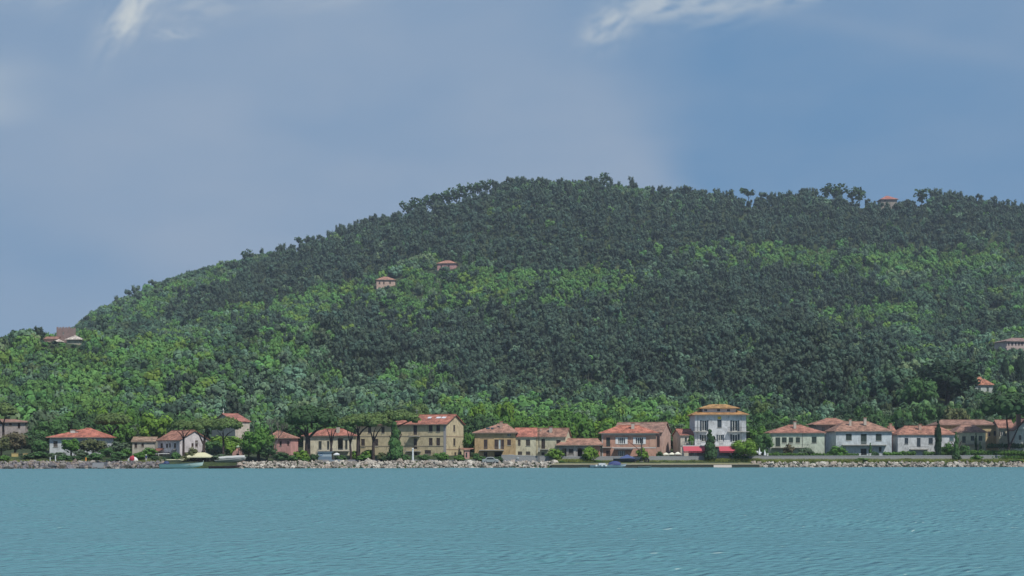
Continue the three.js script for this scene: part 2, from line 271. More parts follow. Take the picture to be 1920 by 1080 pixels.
function house(o) {
  const r = rad(o.rot || 0), s = Math.sin(r), c = Math.cos(r), d = o.d, A = at(o.L, HORIZON, d);
  const U = px => { const k = (px - CX) / F; return (k * d - A.x) / (c + k * s); };
  const w = U(o.R), dB = d - w * s, Bx = A.x + w * c;
  const Vv = px => { const k = (px - CX) / F; return (k * dB - Bx) / (s - k * c); };
  const dep = o.side ? Math.abs(Vv(o.side)) : o.depth || 8;
  const cx = A.x + w / 2 * c + dep / 2 * s, cz = -d + w / 2 * s - dep / 2 * c;
  let yb = 1e9; for (const [i, j] of [[0, 0], [1, 0], [0, 1], [1, 1]]) yb = Math.min(yb, land(A.x + i * w * c + j * dep * s, d - i * w * s + j * dep * c)); yb -= 0.25;
  if (o.floor !== undefined) yb = Math.min(yb, at(0, o.floor, d).y);
  const h = thing(o.name, o.label, o.category || 'house', V(cx, yb, cz), o.group); h.rotation.y = -r;
  clearings.push([cx, cz, Math.hypot(w, dep) / 2 + (o.clear ?? 2.5)]);
  const Yf = (py, px) => EYE + (HORIZON - py) / F * (d - U(px) * s) - yb, Ys = (py, px) => EYE + (HORIZON - py) / F * (dB + Vv(px) * c) - yb;
  const ye = Yf(o.eave, (o.L + o.R) / 2), yr = EYE + (HORIZON - o.ridge) / F * (d - w / 2 * s + dep / 2 * c) - yb, t = 0.3;
  const FM = new THREE.Matrix4().makeTranslation(-w / 2, 0, dep / 2), SM = new THREE.Matrix4().makeRotationY(Math.PI / 2).setPosition(w / 2, 0, dep / 2);
  const fw = (o.win || []).map(q => ({ r: [U(q[0]), Yf(q[3], q[0]), U(q[2]), Yf(q[1], q[2])], t: q[4] || 's', c: q[5] || o.shutter }));
  const sw = (o.swin || []).map(q => ({ r: [Vv(q[0]), Ys(q[3], q[0]), Vv(q[2]), Ys(q[1], q[2])], t: q[4] || 's', c: q[5] || o.shutter }));
  const hole = (list, W, top) => list.map(q => { q.r = [clamp(q.r[0], .15, W - .6), clamp(q.r[1], .12, top - .5), clamp(q.r[2], .6, W - .15), clamp(q.r[3], .5, top - .12)]; return q.r; });
  const type = o.roof || 'hip', up = 0.05;
  const fs = type === 'front' ? [[0, 0], [w, 0], [w, ye], [w / 2, yr], [0, ye]] : [[0, 0], [w, 0], [w, ye + up], [0, ye + up]];
  const sTop = v => type === 'gable' ? ye + (yr - ye) * (1 - Math.abs(v - dep / 2) / (dep / 2)) : ye;
  const sp = [[t, 0], [dep, 0], [dep, sTop(dep) + up]]; if (type === 'gable') sp.push([dep / 2, yr + up]); sp.push([t, sTop(t) + up]);
  const gf = new THREE.ExtrudeGeometry(rectShape(fs, hole(fw, w, ye)), { depth: t, bevelEnabled: false }); gf.translate(0, 0, -t); gf.applyMatrix4(FM);
  const gs = new THREE.ExtrudeGeometry(rectShape(sp, hole(sw, dep, ye)), { depth: t, bevelEnabled: false }); gs.translate(0, 0, -t); gs.applyMatrix4(SM);
  const gl = new THREE.ExtrudeGeometry(rectShape(sp, []), { depth: t, bevelEnabled: false }); gl.translate(0, 0, -t); gl.applyMatrix4(new THREE.Matrix4().makeTranslation(-w + t, 0, 0).multiply(SM));
  const gb = boxGeo(-w / 2 + t, w / 2 - t, 0, ye + up, -dep / 2, -dep / 2 + t);
  part('wall', merge([gf, gs, gl, gb]), wallMat(o.wall), h);
  const ov = o.over ?? 0.5; let roof;
  if (type === 'hip') {
    const r0 = o.r0 !== undefined ? clamp(U(o.r0) - w / 2, -w / 2, w / 2) : -w / 2 + dep / 2, r1 = o.r1 !== undefined ? clamp(U(o.r1) - w / 2, -w / 2, w / 2) : w / 2 - dep / 2;
    roof = part('roof', hipGeo(-w / 2 - ov, w / 2 + ov, -dep / 2 - ov, dep / 2 + ov, ye, yr, Math.min(r0, r1), Math.max(r0, r1)), roofMat(o.tile), h);
    part('ridge_tiles', limb(V(Math.min(r0, r1) - .1, yr + .03, 0), V(Math.max(r0, r1) + .1, yr + .03, 0), 0.13, 0.13, 6), roofMat(o.tile), h);
  } else {
    const g = type === 'gable' ? chevron(dep / 2, ov, ye, yr, w + 2 * Math.min(ov, .4)) : chevron(w / 2, ov, ye, yr, dep + 2 * Math.min(ov, .4)); if (type === 'gable') g.rotateY(Math.PI / 2);
    roof = part('roof', g, roofMat(o.tile), h);
    const L = type === 'gable' ? V(w / 2 + .35, yr + .2, 0) : V(0, yr + .2, dep / 2 + .35); part('ridge_tiles', limb(L, L.clone().multiply(V(-1, 1, -1)), 0.14, 0.14, 6), roofMat(o.tile), h);
  }
  part('gutter', boxGeo(-w / 2 - ov, w / 2 + ov, ye - .06 - (type === 'gable' ? ov * (yr - ye) / (dep / 2) : 0), ye - .01 - (type === 'gable' ? ov * (yr - ye) / (dep / 2) : 0) + .05, dep / 2 + ov + .004, dep / 2 + ov + .09), plain(o.gutter || '#8f8478', 0.6), h);
  for (const q of fw) if (q.t !== 'x') addWindow(h, FM, ...q.r, q.t, q.c);
  for (const q of sw) if (q.t !== 'x') addWindow(h, SM, ...q.r, q.t, q.c);
  for (const [x0, x1, y, top, out, hex, solid] of o.bal || []) addBalcony(h, FM, U(x0), U(x1), Yf(y, x0), Yf(top, x0), out || 1.1, hex, solid);
  for (const [y, hex, x0, x1, thick] of o.band || []) { const Y = Yf(y, o.L); box('string_course', wallMat(hex), h, U(x0 ?? o.L) - w / 2 - .03, U(x1 ?? o.R) - w / 2 + .03, Y - (thick || .12), Y + (thick || .12), dep / 2 + .003, dep / 2 + .06); }
  for (const [y, hex] of o.sband || []) { const Y = Ys(y, o.R); box('string_course', wallMat(hex), h, w / 2 + .003, w / 2 + .06, Y - .1, Y + .1, -dep / 2, dep / 2); }
  for (const [x, yTop, yBot, wd, hex] of o.chim || []) {
    const X = U(x) - w / 2, y1 = EYE + (HORIZON - yTop) / F * (d + dep / 3) - yb, y0 = EYE + (HORIZON - yBot) / F * (d + dep / 3) - yb - .8, a = (wd || .8) / 2, zc = dep * .2;
    box('chimney', wallMat(hex || '#b9ada0'), h, X - a, X + a, y0, y1, zc, zc + 2 * a); box('chimney_cap', plain('#9a6a55'), h, X - a - .1, X + a + .1, y1 + .004, y1 + .14, zc - .1, zc + .1 + 2 * a);
  }
  for (const [x0, x1, y0, y1, hex] of o.strip || []) box('corner_or_sunlit_strip', wallMat(hex), h, U(x0) - w / 2, U(x1) - w / 2, Yf(y1, x0), Yf(y0, x0), dep / 2 + .003, dep / 2 + .07);
  for (const px of o.pipe || []) part('drain_pipe', limb(V(U(px) - w / 2, .2, dep / 2 + .08), V(U(px) - w / 2, ye, dep / 2 + .08), .05, .05, 6), plain('#6d6a63'), h);
  o.out = { h, w, dep, U, Yf, ye, yr, yb, FM, SM };
  return o.out;
}
const GREEN = '#23352f', BROWN = '#3b2b26', NAVY = '#26343f';

house({ name: 'villa', label: 'grey-pink house half hidden by trees at the left edge', L: -45, R: 47, eave: 792, ridge: 786.5, d: 418, depth: 9, rot: 4, wall: '#a99c9c', tile: '#9a6a5e', shutter: BROWN, win: [[4, 792.5, 9, 798], [17, 793, 22, 798.5], [33, 793, 38, 803]], floor: 818 });
house({ name: 'house', label: 'white house with a bright red hipped roof at far left', L: 93, R: 188, eave: 820.5, ridge: 803, r0: 148, r1: 158, d: 356, depth: 10, rot: 3, over: .7, wall: '#c9d2dc', tile: '#c25440', shutter: '#55504c', win: [[100, 827, 108, 838], [148, 825, 154, 841, 'o', '#bcc9d4'], [168, 827, 175, 838]], chim: [[131, 806.5, 815, 1.1, '#cfd0cc'], [137, 809, 815, .8, '#cfd0cc']] });
house({ name: 'cottage', label: 'small grey-beige cottage with two dark windows left of the white gabled house', L: 248, R: 290, eave: 828, ridge: 821, d: 366, depth: 7, rot: -6, roof: 'gable', over: .3, wall: '#aaa398', tile: '#98806c', shutter: BROWN, win: [[252, 831, 257, 840], [265, 831, 270, 838]] });
{
  const q = house({ name: 'house', label: 'white gabled house with red-brown roof behind the umbrella pines', L: 296, R: 337, side: 391, eave: 825, ridge: 808.5, d: 363, rot: 47, roof: 'gable', over: .35, wall: '#cbc4cc', tile: '#a8604c', shutter: BROWN, win: [[301, 831, 305, 840], [311, 832, 315, 839.5], [317, 831, 320, 839], [326, 831, 330, 839.5], [300, 850, 304, 858], [313, 848, 318, 858, 'd', BROWN]], swin: [[366, 816, 371, 823], [359, 831, 363, 838], [366, 831, 371, 837.5], [345, 848, 350, 856]] });
  // lean-to roof, outdoor stair and pergola belong to the house
  const { h, dep, U, Yf } = q, z = dep / 2;
  const lean = part('porch_roof', boxGeo(U(295) - q.w / 2, U(308) - q.w / 2, 0, .12, 0, 2.4), roofMat('#b0503f'), h); lean.position.set(0, Yf(841, 300), z + .02); lean.rotation.x = 0.42;
  for (let i = 0; i < 9; i++) box('step', plain('#8c8478'), h, U(320) - q.w / 2 + i * .32, U(320) - q.w / 2 + (i + 1) * .32 - .01, Yf(858 - i * 2, 320) - .16, Yf(858 - i * 2, 320), z + .02, z + 1.0);
  const p = new THREE.Group(); p.name = 'pergola'; h.add(p); const x0 = U(292) - q.w / 2, x1 = U(321) - q.w / 2, y = Yf(851, 305);
  box('canopy', plain('#cfd3d3'), p, x0, x1, y, y + .14, z + .5, z + 3.6); for (const x of [x0 + .1, (x0 + x1) / 2, x1 - .1]) box('post', plain('#cfd3d3'), p, x - .06, x + .06, 0, y, z + 3.4, z + 3.52);
}
{
  const q = house({ name: 'chapel', label: 'building with pink-red gable roof and white cross on its gable above the umbrella pines', category: 'chapel', L: 397, R: 441, side: 468, eave: 792, ridge: 777, d: 425, rot: 62, roof: 'front', over: .35, wall: '#c4b8ac', tile: '#b4584f', clear: 9, floor: 815 });
  const c = new THREE.Group(); c.name = 'cross'; q.h.add(c); const pl = plain('#dadad4');
  box('post', pl, c, -.09, .09, q.yr + .1, q.yr + 1.7, q.dep / 2 - .1, q.dep / 2 + .08); box('arm', pl, c, -.5, .5, q.yr + 1.1, q.yr + 1.28, q.dep / 2 - .08, q.dep / 2 + .06);
}
house({ name: 'house', label: 'pink house with brown-red hipped roof beside the bare grey tree', L: 503, R: 545, side: 559, eave: 822, ridge: 808, r0: 512, r1: 520, d: 368, rot: 15, over: .5, wall: '#c8827f', tile: '#a8695a', shutter: BROWN, win: [[538.5, 827, 541.5, 836], [524, 827, 528, 836]] });
house({ name: 'house', label: 'cream house with red hipped roof and columned porch behind the pines', L: 569, R: 660, side: 668, eave: 817.5, ridge: 804.5, r0: 604, r1: 640, d: 371, rot: 7, over: .5, wall: '#d3cbae', tile: '#b4564a', shutter: '#2b3230', win: [[597, 827, 603, 843.5], [613, 827, 617.5, 843.5], [633, 822, 643, 843.5, 'x'], [647, 825, 651.5, 843], [575, 827, 580, 838]], chim: [[632, 800, 808, .8]], bal: [[597, 655, 845, 841.5, 1.2, '#8c929a', false]] });
{
  const q = house({ name: 'apartment_house', label: 'long three storey yellow house with red gable roof', category: 'apartment house', L: 668, R: 837, side: 869, eave: 795, ridge: 779.5, d: 377, rot: 20, roof: 'gable', over: .6, wall: '#cbb98c', tile: '#b2513c', shutter: '#3d3433',
    win: [[775, 797.5, 782, 815.5], [775.5, 822, 782, 842], [804, 797, 811, 809.5], [818, 797, 825, 809.5], [804, 821, 811, 835.5], [818, 821, 825, 835.5], [777, 848, 782, 855, 'd', '#2c2826'], [796, 844, 808, 851], [677, 823, 684, 838], [702, 823, 709, 837], [690, 800, 696, 812], [715, 800, 721, 812], [738, 800, 744, 812], [738, 822, 744, 836]],
    swin: [[850, 797, 853.5, 809], [850, 822, 854, 835.5], [852, 848, 856, 855], [861.5, 848, 866, 852]], bal: [[769, 788, 817.5, 811.5, 1.1], [762, 790, 845.5, 839.5, 1.2]], band: [[818, '#96866a'], [836.5, '#96866a']], sband: [[818, '#a07f5c'], [842.5, '#a07f5c']], strip: [[832, 836.6, 796, 848, '#9a96a0']] });
  for (const [px, w] of [[795, .9], [812, 1.2], [822, 1.1]]) { const X = q.U(px) - q.w / 2, k = box('skylight', plain('#c9cdd2', .4), q.h, X - w / 2, X + w / 2, -.06, .06, -.55, .55); k.position.y = q.ye + (q.yr - q.ye) * .62 + .24; k.position.z = q.dep / 2 * .38; k.rotation.x = Math.atan((q.yr - q.ye) / (q.dep / 2)); }
  part('antenna', merge([limb(V(2, q.yr, 0), V(2, q.yr + 1.8, 0), .03, .03, 5), boxGeo(1.4, 2.6, q.yr + 1.4, q.yr + 1.44, -.02, .02)]), plain('#c8ccd0', .5), q.h);
}
house({ name: 'annexe', label: 'low pink annexe against the right end of the yellow three storey house', category: 'annexe', L: 871, R: 880, eave: 844, ridge: 841, d: 360, depth: 5, wall: '#cf938a', tile: '#b1705e', over: .15, win: [[873, 848.5, 876, 858, 'd']] });
{
  const q = house({ name: 'house', label: 'ochre yellow house with brown tiled hip roof and long balcony', L: 890, R: 966, eave: 812, ridge: 795, r0: 930, r1: 948, d: 362, depth: 11, rot: 4, over: .6, wall: '#b08a44', tile: '#a97565', shutter: '#3a2c2c', win: [[907, 824, 914, 842], [927, 824, 934, 842], [934.5, 824, 939, 842, 'c'], [939.5, 824, 945, 842], [951, 824, 958, 835], [951, 813.5, 958, 817.5, 'g'], [907, 847, 914, 857], [927, 847, 941, 860, 'x']], chim: [[938, 791, 799, .7, '#a9806a']], bal: [[899, 945, 843.5, 838, 1.2, '#8b7f70']], band: [[821.5, '#84642f', 900, 926, .1]] });
  for (const [a, b] of [[910, 917], [919, 924]]) { const k = box('roof_window', glass, q.h, q.U(a) - q.w / 2, q.U(b) - q.w / 2, -.05, .05, -.5, .5); k.position.y = q.ye + (q.yr - q.ye) * .42 + .2; k.position.z = q.dep / 2 * .62; k.rotation.x = Math.atan((q.yr - q.ye) / (q.dep / 2 + .6)); }
}
house({ name: 'terrace_house', label: 'cream terraced house with bright red roof against the ochre house', L: 966.6, R: 1005, eave: 818.5, ridge: 804, d: 363, depth: 8, rot: 2, roof: 'gable', over: .3, wall: '#c6bf9f', tile: '#bf5c4c', shutter: '#3f3a34', win: [[971, 824, 976, 836], [986, 824, 994, 836], [971, 846.5, 979, 853], [986, 846.5, 994, 853]] });
house({ name: 'terrace_house', label: 'cream terraced house with weathered brown roof behind the thin pole', L: 1005.6, R: 1060, side: 1070, eave: 818.5, ridge: 804.5, d: 364, rot: 13, roof: 'gable', over: .3, wall: '#c6bd9c', tile: '#96604f', shutter: '#3a2d28', win: [[1015, 823, 1022, 841.5], [1043, 825, 1051, 832], [1015, 848, 1021, 853.5]], chim: [[1030, 801, 808, .7]], bal: [[1012, 1029, 842, 836, .9]] });
{
  const q = house({ name: 'low_house', label: 'low house with a pinkish tiled roof over a columned porch', L: 1048, R: 1126, eave: 835, ridge: 822.5, r0: 1062, r1: 1122, d: 361, depth: 9, rot: 2, over: .8, wall: '#8d8888', tile: '#a87260', shutter: '#2c2a2a', win: [[1054, 841, 1062, 858, 'x'], [1066, 841.5, 1075, 851], [1083, 841, 1092, 858, 'x']], strip: [[1076, 1079.5, 836, 860, '#a9a7a8'], [1093, 1096.5, 836, 860, '#a9a7a8'], [1112, 1125, 836, 860, '#b5604a']] });
}
{
  house({ name: 'house', label: 'pink house with wide brown gable roof standing behind the salmon house', L: 1150, R: 1241, side: 1257.5, eave: 810.5, ridge: 793.5, d: 378, rot: 17, roof: 'gable', over: .3, wall: '#c0968a', tile: '#93695f', shutter: '#3c3230', win: [[1231.5, 818, 1237, 838.5]] });
  const q = house({ name: 'house', label: 'salmon house with orange hipped roof and white window frames', L: 1128, R: 1230, eave: 812.5, ridge: 798, r0: 1160, r1: 1200, d: 366, depth: 9, rot: 3, over: .8, wall: '#bb7a5e', tile: '#c2593c', shutter: '#26302f', win: [[1136.5, 820, 1144, 837.5], [1136.5, 845, 1144.5, 858, 'd', '#40302b'], [1159, 820, 1172, 832.5, 'w'], [1192, 820, 1206, 832.5, 'w'], [1159, 845, 1172, 858, 'w']], band: [[814, '#c9c6c2', 1128, 1230, .28], [839.5, '#d5cfca', 1148, 1230, .13]], chim: [[1187, 794, 801, .8]], bal: [[1129, 1146.5, 838.5, 832, .8, '#4a4e50']], strip: [[1128.2, 1131, 815, 857, '#a9a29e'], [1218, 1229.8, 815.5, 838, '#c28a6e']] });  // the lighter right strip has the sunlight on that wing painted into its colour
  for (const px of [1156.4, 1174.4, 1189.4, 1208.4]) box('shutter', plain('#d7d9d8'), q.h, q.U(px) - q.w / 2 - .32, q.U(px) - q.w / 2 + .32, q.Yf(832.5, px), q.Yf(820, px), q.dep / 2 + .004, q.dep / 2 + .06);
  const aw = box('awning', plain('#43464a'), q.h, q.U(1152) - q.w / 2, q.U(1187) - q.w / 2, -.04, .04, -.6, .6); aw.position.y = q.Yf(842, 1170); aw.position.z = q.dep / 2 + .6; aw.rotation.x = .25;
}
{ // the white villa with the restaurant below
  const q = house({ name: 'villa', label: 'white three storey villa with orange roof and white attic band', category: 'villa', L: 1303, R: 1399, eave: 778, ridge: 768, r0: 1318, r1: 1384, d: 372, depth: 13, rot: 1, over: .75, wall: '#ccd0d8', tile: '#c58a1e', shutter: NAVY,
    win: [[1316, 788, 1325, 808, 'o'], [1345, 787, 1353, 802], [1373, 788, 1383, 808.5, 'o'], [1315.5, 815, 1324.5, 828, 'o'], [1346.5, 815, 1354.5, 827, 'o'], [1373, 814.5, 1383, 828, 'o']], bal: [[1299, 1326, 808.5, 801.5, 1.1], [1364, 1404, 809, 801.5, 1.2]], pipe: [1308.5, 1389.5] });
  const X = px => q.U(px) - q.w / 2, Y = py => q.Yf(py, 1350), z = q.dep / 2;
  // attic: a low white storey with its own hipped roof rising through the main one
  const at0 = X(1320), at1 = X(1382), yA = Y(772.2), yB = Y(765.6);
  const att = part('attic', boxGeo(at0, at1, q.ye + .3, yB, -3.2, 4.2), wallMat('#d2d4da'), q.h);
  for (const px of [1325, 1349.5, 1368]) { const a = new THREE.Group(); a.name = 'attic_window'; q.h.add(a); box('pane', glass, a, X(px) - .38, X(px) + .38, yA + .2, yB - .15, 4.204, 4.24); box('frame', plain('#777f88'), a, X(px) - .03, X(px) + .03, yA + .2, yB - .15, 4.245, 4.28); }
  part('attic_roof', hipGeo(at0 - 1.0, at1 + 1.0, -4.0, 5.0, yB, Y(756.5), X(1337), X(1367)), roofMat('#c08f2c'), q.h);
  box('crest', plain('#c8b04a'), q.h, X(1345.5), X(1352), Y(786), Y(781), z + .004, z + .05);
  // terrace, awnings and open ground floor
  const t = new THREE.Group(); t.name = 'terrace'; q.h.add(t); const tx0 = X(1275.5), tx1 = X(1398), ty = Y(835.3);
  box('slab', plain('#c6c4c0'), t, tx0, tx1, ty - .3, ty, z + .01, z + 6);
  const rail = [boxGeo(tx0, tx1, ty + .95, ty + 1.0, z + 5.9, z + 5.95)]; for (let x = tx0; x <= tx1; x += .5) rail.push(boxGeo(x, x + .035, ty + .004, ty + .95, z + 5.91, z + 5.94)); part('railing', merge(rail), plain('#8d9196', .5), t);
  box('edge', plain('#8e3a3c'), t, tx0, tx1, ty - .45, ty - .305, z + 5.8, z + 6.02);
  for (const px of [1276.5, 1298, 1318.5, 1341.5, 1365, 1390]) box('pillar', wallMat('#c2c4c6'), t, X(px) - .22, X(px) + .22, 0, ty - .31, z + 5.3, z + 5.7);
  for (const [a, b] of [[1276, 1318.5], [1342, 1397]]) { const w = box('awning', plain('#b04a56', .85), q.h, X(a), X(b), -.03, .03, -1.05, 1.05); w.position.y = Y(841.5); w.position.z = z + 7.0; w.rotation.x = .62; const f = box('awning_valance', plain('#7d2c38', .85), q.h, X(a), X(b), Y(848.6), Y(846.6), z + 7.84, z + 7.88); }
  for (let i = 0; i < 3; i++) box('parapet_block', wallMat('#d0d2d4'), q.h, X(1303 + i * 41), X(1303 + i * 41) + .9, ty + .004, ty + 1.4, z + 5.2, z + 5.6);
}
house({ name: 'annexe', label: 'small cream annexe with red roof against left side of the white villa', category: 'annexe', L: 1276, R: 1301, eave: 816, ridge: 806, d: 373.5, depth: 8, rot: -8, roof: 'gable', over: .3, wall: '#bfb9ad', tile: '#b2564c', win: [[1284, 820, 1288, 829]] });
house({ name: 'house', label: 'pale green house with red hipped roof and dark green shutters', L: 1444.5, R: 1546, eave: 812, ridge: 797, r0: 1484, r1: 1510, d: 380, depth: 11, rot: 1, over: .45, wall: '#bccbb8', tile: '#ab5f4f', shutter: GREEN, win: [[1454, 820, 1463, 837], [1466, 820, 1475, 830], [1479, 820, 1487, 830], [1492, 820, 1500, 830], [1522, 819, 1531, 830.5]], chim: [[1494, 791, 799, .7]], bal: [[1447, 1515, 838.8, 833, 1.3, '#4d5553']], pipe: [1504.5] });
house({ name: 'house', label: 'tall grey-beige house between the pale green and pale blue houses', L: 1530, R: 1596, eave: 796.5, ridge: 784.5, r0: 1556, r1: 1576, d: 398, depth: 11, rot: 1, over: .9, wall: '#978a82', tile: '#aa6a55', shutter: '#33282a', win: [[1557, 799.5, 1563, 817], [1557, 820, 1563, 834, 'd'], [1541, 800, 1546, 812, 'g']], bal: [[1549, 1568, 818, 812, 1, '#6a5a44'], [1549, 1568, 834, 828, 1, '#6a5a44']] });
house({ name: 'house', label: 'pale blue-white house with brown hipped roof and three dark shuttered balcony openings', L: 1567.5, R: 1672, eave: 809, ridge: 790.5, r0: 1592, r1: 1640, d: 384, depth: 13, rot: 0, over: .5, wall: '#bccad4', tile: '#9f6e5c', shutter: GREEN, win: [[1586, 813.5, 1597, 825.5], [1614, 813.5, 1625, 833], [1642, 813.5, 1653, 826.5], [1614, 841, 1625, 853.5, 'd', '#2a302e'], [1648, 838, 1653, 847]], bal: [[1578, 1662, 834, 828.5, 1.3, '#b9c0c4']], chim: [[1628, 784, 792, .7], [1600, 787, 794, .6]] });
house({ name: 'narrow_house', label: 'narrow pink house squeezed between the pale blue and the white houses', L: 1673.5, R: 1682.5, eave: 813, ridge: 801, d: 388, depth: 9, roof: 'gable', over: .15, wall: '#c9979e', tile: '#a9604e', chim: [[1674, 795, 802, .7, '#b57a66']] });
house({ name: 'house', label: 'white single storey house with red-brown roof left of the cypress', L: 1683.5, R: 1792, eave: 815.5, ridge: 799, r0: 1705, r1: 1772, d: 383, depth: 10, rot: 0, over: .3, wall: '#c6cbd2', tile: '#a86350', shutter: NAVY, win: [[1696, 821, 1703, 832.5], [1719, 821, 1726, 838, 'd', NAVY], [1741, 821, 1749, 832.5], [1780, 820.5, 1788, 827, 's', '#4e666a']], chim: [[1730, 796, 803, .7, '#b58a72']], bal: [[1705, 1740, 842, 837, 1, '#54585a']] });
house({ name: 'long_house', label: 'long house with wide brown hipped roof at the right end of the row', L: 1762, R: 1872, eave: 797, ridge: 787.5, r0: 1775, r1: 1858, d: 396, depth: 11, rot: 0, over: .5, wall: '#b89d62', tile: '#8f5f53', shutter: '#3b3434', win: [[1851.5, 809, 1857, 817.5], [1863, 808, 1870, 817]] });
house({ name: 'house', label: 'cream front wing with brown tiled roof between cypress and tall yellow wall', L: 1793.5, R: 1848, eave: 811, ridge: 796.5, r0: 1812, r1: 1836, d: 386, depth: 9, rot: 0, over: .35, wall: '#c2bd98', tile: '#93645a', shutter: '#3f4a44', win: [[1804, 818, 1811, 830.5], [1820, 817, 1827, 826.5], [1835, 817, 1842, 826.5]], bal: [[1808, 1838, 832, 827, 1, '#8d9488']] });
house({ name: 'house', label: 'cream gabled house behind the two leaning pine trunks at the right', L: 1873, R: 1901, eave: 802, ridge: 789, d: 392, depth: 10, rot: 8, roof: 'gable', over: .3, wall: '#cbc6a8', tile: '#a9695c', shutter: '#4c4a46', win: [[1876, 808, 1883, 817.5, 'o', '#4c4a46'], [1891, 808, 1895, 818]] });
house({ name: 'house', label: 'white gabled house cut off by the right edge of the picture', L: 1903, R: 1955, eave: 806, ridge: 786, d: 386, depth: 9, rot: 4, roof: 'front', over: .3, wall: '#c9ccc4', tile: '#9c5f52', shutter: '#434a48', win: [[1910, 816, 1915, 825], [1930, 816, 1936, 825]], chim: [[1914, 778, 792, 1, '#8a4c40']] });

// houses on the hill
house({ name: 'hillside_house', label: 'white house with orange roof on the slope beside two dark cypresses', L: 1826, R: 1862, eave: 722, ridge: 707, r0: 1832, r1: 1846, d: hit(1845, 740), depth: 8, rot: 0, over: .5, wall: '#b9c4c2', tile: '#c06a48', shutter: '#4a5a54', win: [[1834, 726, 1839, 735], [1850, 726, 1854, 734]], floor: 742, clear: 6 });
{
  const q = house({ name: 'hillside_house', label: 'pinkish house with a row of tall windows high at the right edge', L: 1888, R: 1950, eave: 640.5, ridge: 634, d: hit(1905, 660), depth: 12, rot: -12, over: .8, wall: '#b9a3a3', tile: '#8d7074', shutter: '#3d343a', win: [[1890, 642, 1893, 648], [1896, 642, 1900, 648], [1903, 642, 1906, 648], [1909, 642, 1912, 648], [1915, 642, 1918, 648]], band: [[651, '#b79c9a', 1886, 1950, .35]], floor: 664, clear: 7 });
}
const dVilla = hit(722, 540), dUpper = hit(838, 506), dTop = crestAt(1667) - 8, dFort = 688;
house({ name: 'hillside_villa', label: 'lone pink villa on the hillside left of the clearing', category: 'villa', L: 706, R: 741, eave: 525, ridge: 519, d: dVilla, depth: 10, rot: -8, over: .7, wall: '#c29c8c', tile: '#b07664', shutter: '#4a3a36', win: [[710, 528, 713, 533], [718, 528, 721, 533], [730, 527, 733, 532]], floor: 545, clear: 7 });
house({ name: 'hillside_villa', label: 'red-pink villa half sunk in trees on the hillside above the lone villa', category: 'villa', L: 820, R: 855, eave: 494, ridge: 488.5, d: dUpper, depth: 10, rot: 6, over: .7, wall: '#b9787a', tile: '#bd7a66', shutter: '#4a3a36', win: [[826, 497, 829, 501], [840, 497, 843, 501]], floor: 512, clear: 6 });
house({ name: 'hilltop_house', label: 'low house with a red roof on the bare ridge at the right', L: 1652, R: 1682, eave: 374, ridge: 367.5, d: dTop, depth: 12, rot: 0, over: 1.2, wall: '#8a7a70', tile: '#b5504a', shutter: '#4a3a36', win: [[1658, 375, 1661, 378]], floor: 384, clear: 7 });
{
  const q = house({ name: 'castle_keep', label: 'square red brick keep with broken battlements on the left spur', category: 'castle', L: 106, R: 131, eave: 616, ridge: 615, d: dFort, depth: 7, rot: 6, over: -.45, wall: '#7c5250', tile: '#6b4a48', win: [[117, 622, 120, 627, 'g']], floor: 648, clear: 9 });
  const rr = mulberry(5); for (let i = 0; i < 5; i++) for (const f of [0, 1]) if (rr() < .85) box('merlon', wallMat('#7c5250'), q.h, -q.w / 2 + i * q.w / 4.6, -q.w / 2 + i * q.w / 4.6 + q.w / 8, q.ye + .06, q.ye + .5 + .5 * rr(), f ? q.dep / 2 - .4 : -q.dep / 2 + .1, f ? q.dep / 2 - .05 : -q.dep / 2 + .5);
  house({ name: 'castle_wing', label: 'low red brick wing left of the castle keep', category: 'castle wing', L: 82, R: 108, eave: 636, ridge: 632, d: dFort - 3, depth: 6, rot: 4, roof: 'gable', over: .2, wall: '#875552', tile: '#8f5650', floor: 655, clear: 6 });
  house({ name: 'castle_pavilion', label: 'pavilion with a pale pyramid roof in front of the castle keep', category: 'pavilion', L: 125, R: 149, eave: 637, ridge: 629, r0: 136, r1: 138, d: dFort - 14, depth: 6, rot: 5, over: .8, wall: '#a9a890', tile: '#f4f2ee', floor: 655, clear: 6, win: [[128, 639, 131, 642, 'g'], [140, 639, 143, 642, 'g']] });
  house({ name: 'castle_pavilion', label: 'smaller pale roofed pavilion between keep and red brick wing', category: 'pavilion', L: 102, R: 114, eave: 641, ridge: 636, r0: 107, r1: 109, d: dFort - 13, depth: 4, over: .6, wall: '#a9a890', tile: '#efece4', floor: 655, clear: 4 });
}

// ------------------------------------------------------------------ the waterfront
function dS(px, s) { let d = 350; const k = (px - CX) / F; for (let i = 0; i < 8; i++) d = shore(k * d) + s; return d; }
function ribbon(px0, px1, step, profile) {                 // profile(px) -> closed list of [distance from the shoreline, height]
  const rows = []; for (let px = px0; px <= px1 + .01; px += step) rows.push(profile(px).map(([s, y]) => { const d = dS(px, s); return [(px - CX) / F * d, y, -d]; }));
  const pos = [], uv = [], n = rows[0].length;
  for (let i = 0; i < rows.length - 1; i++) for (let j = 0; j < n; j++) { const k = (j + 1) % n, a = rows[i][j], b = rows[i + 1][j], c = rows[i + 1][k], e = rows[i][k]; for (const p of [a, b, c, a, c, e]) { pos.push(...p); uv.push(p[0], p[1] + p[2]); } }
  for (const [r, f] of [[rows[0], 0], [rows[rows.length - 1], 1]]) for (let j = 1; j < n - 1; j++) for (const p of f ? [r[0], r[j + 1], r[j]] : [r[0], r[j], r[j + 1]]) { pos.push(...p); uv.push(p[2], p[1]); }
  const g = new THREE.BufferGeometry(); g.setAttribute('position', new THREE.Float32BufferAttribute(pos, 3)); g.setAttribute('uv', new THREE.Float32BufferAttribute(uv, 2)); g.computeVertexNormals(); return g;
}
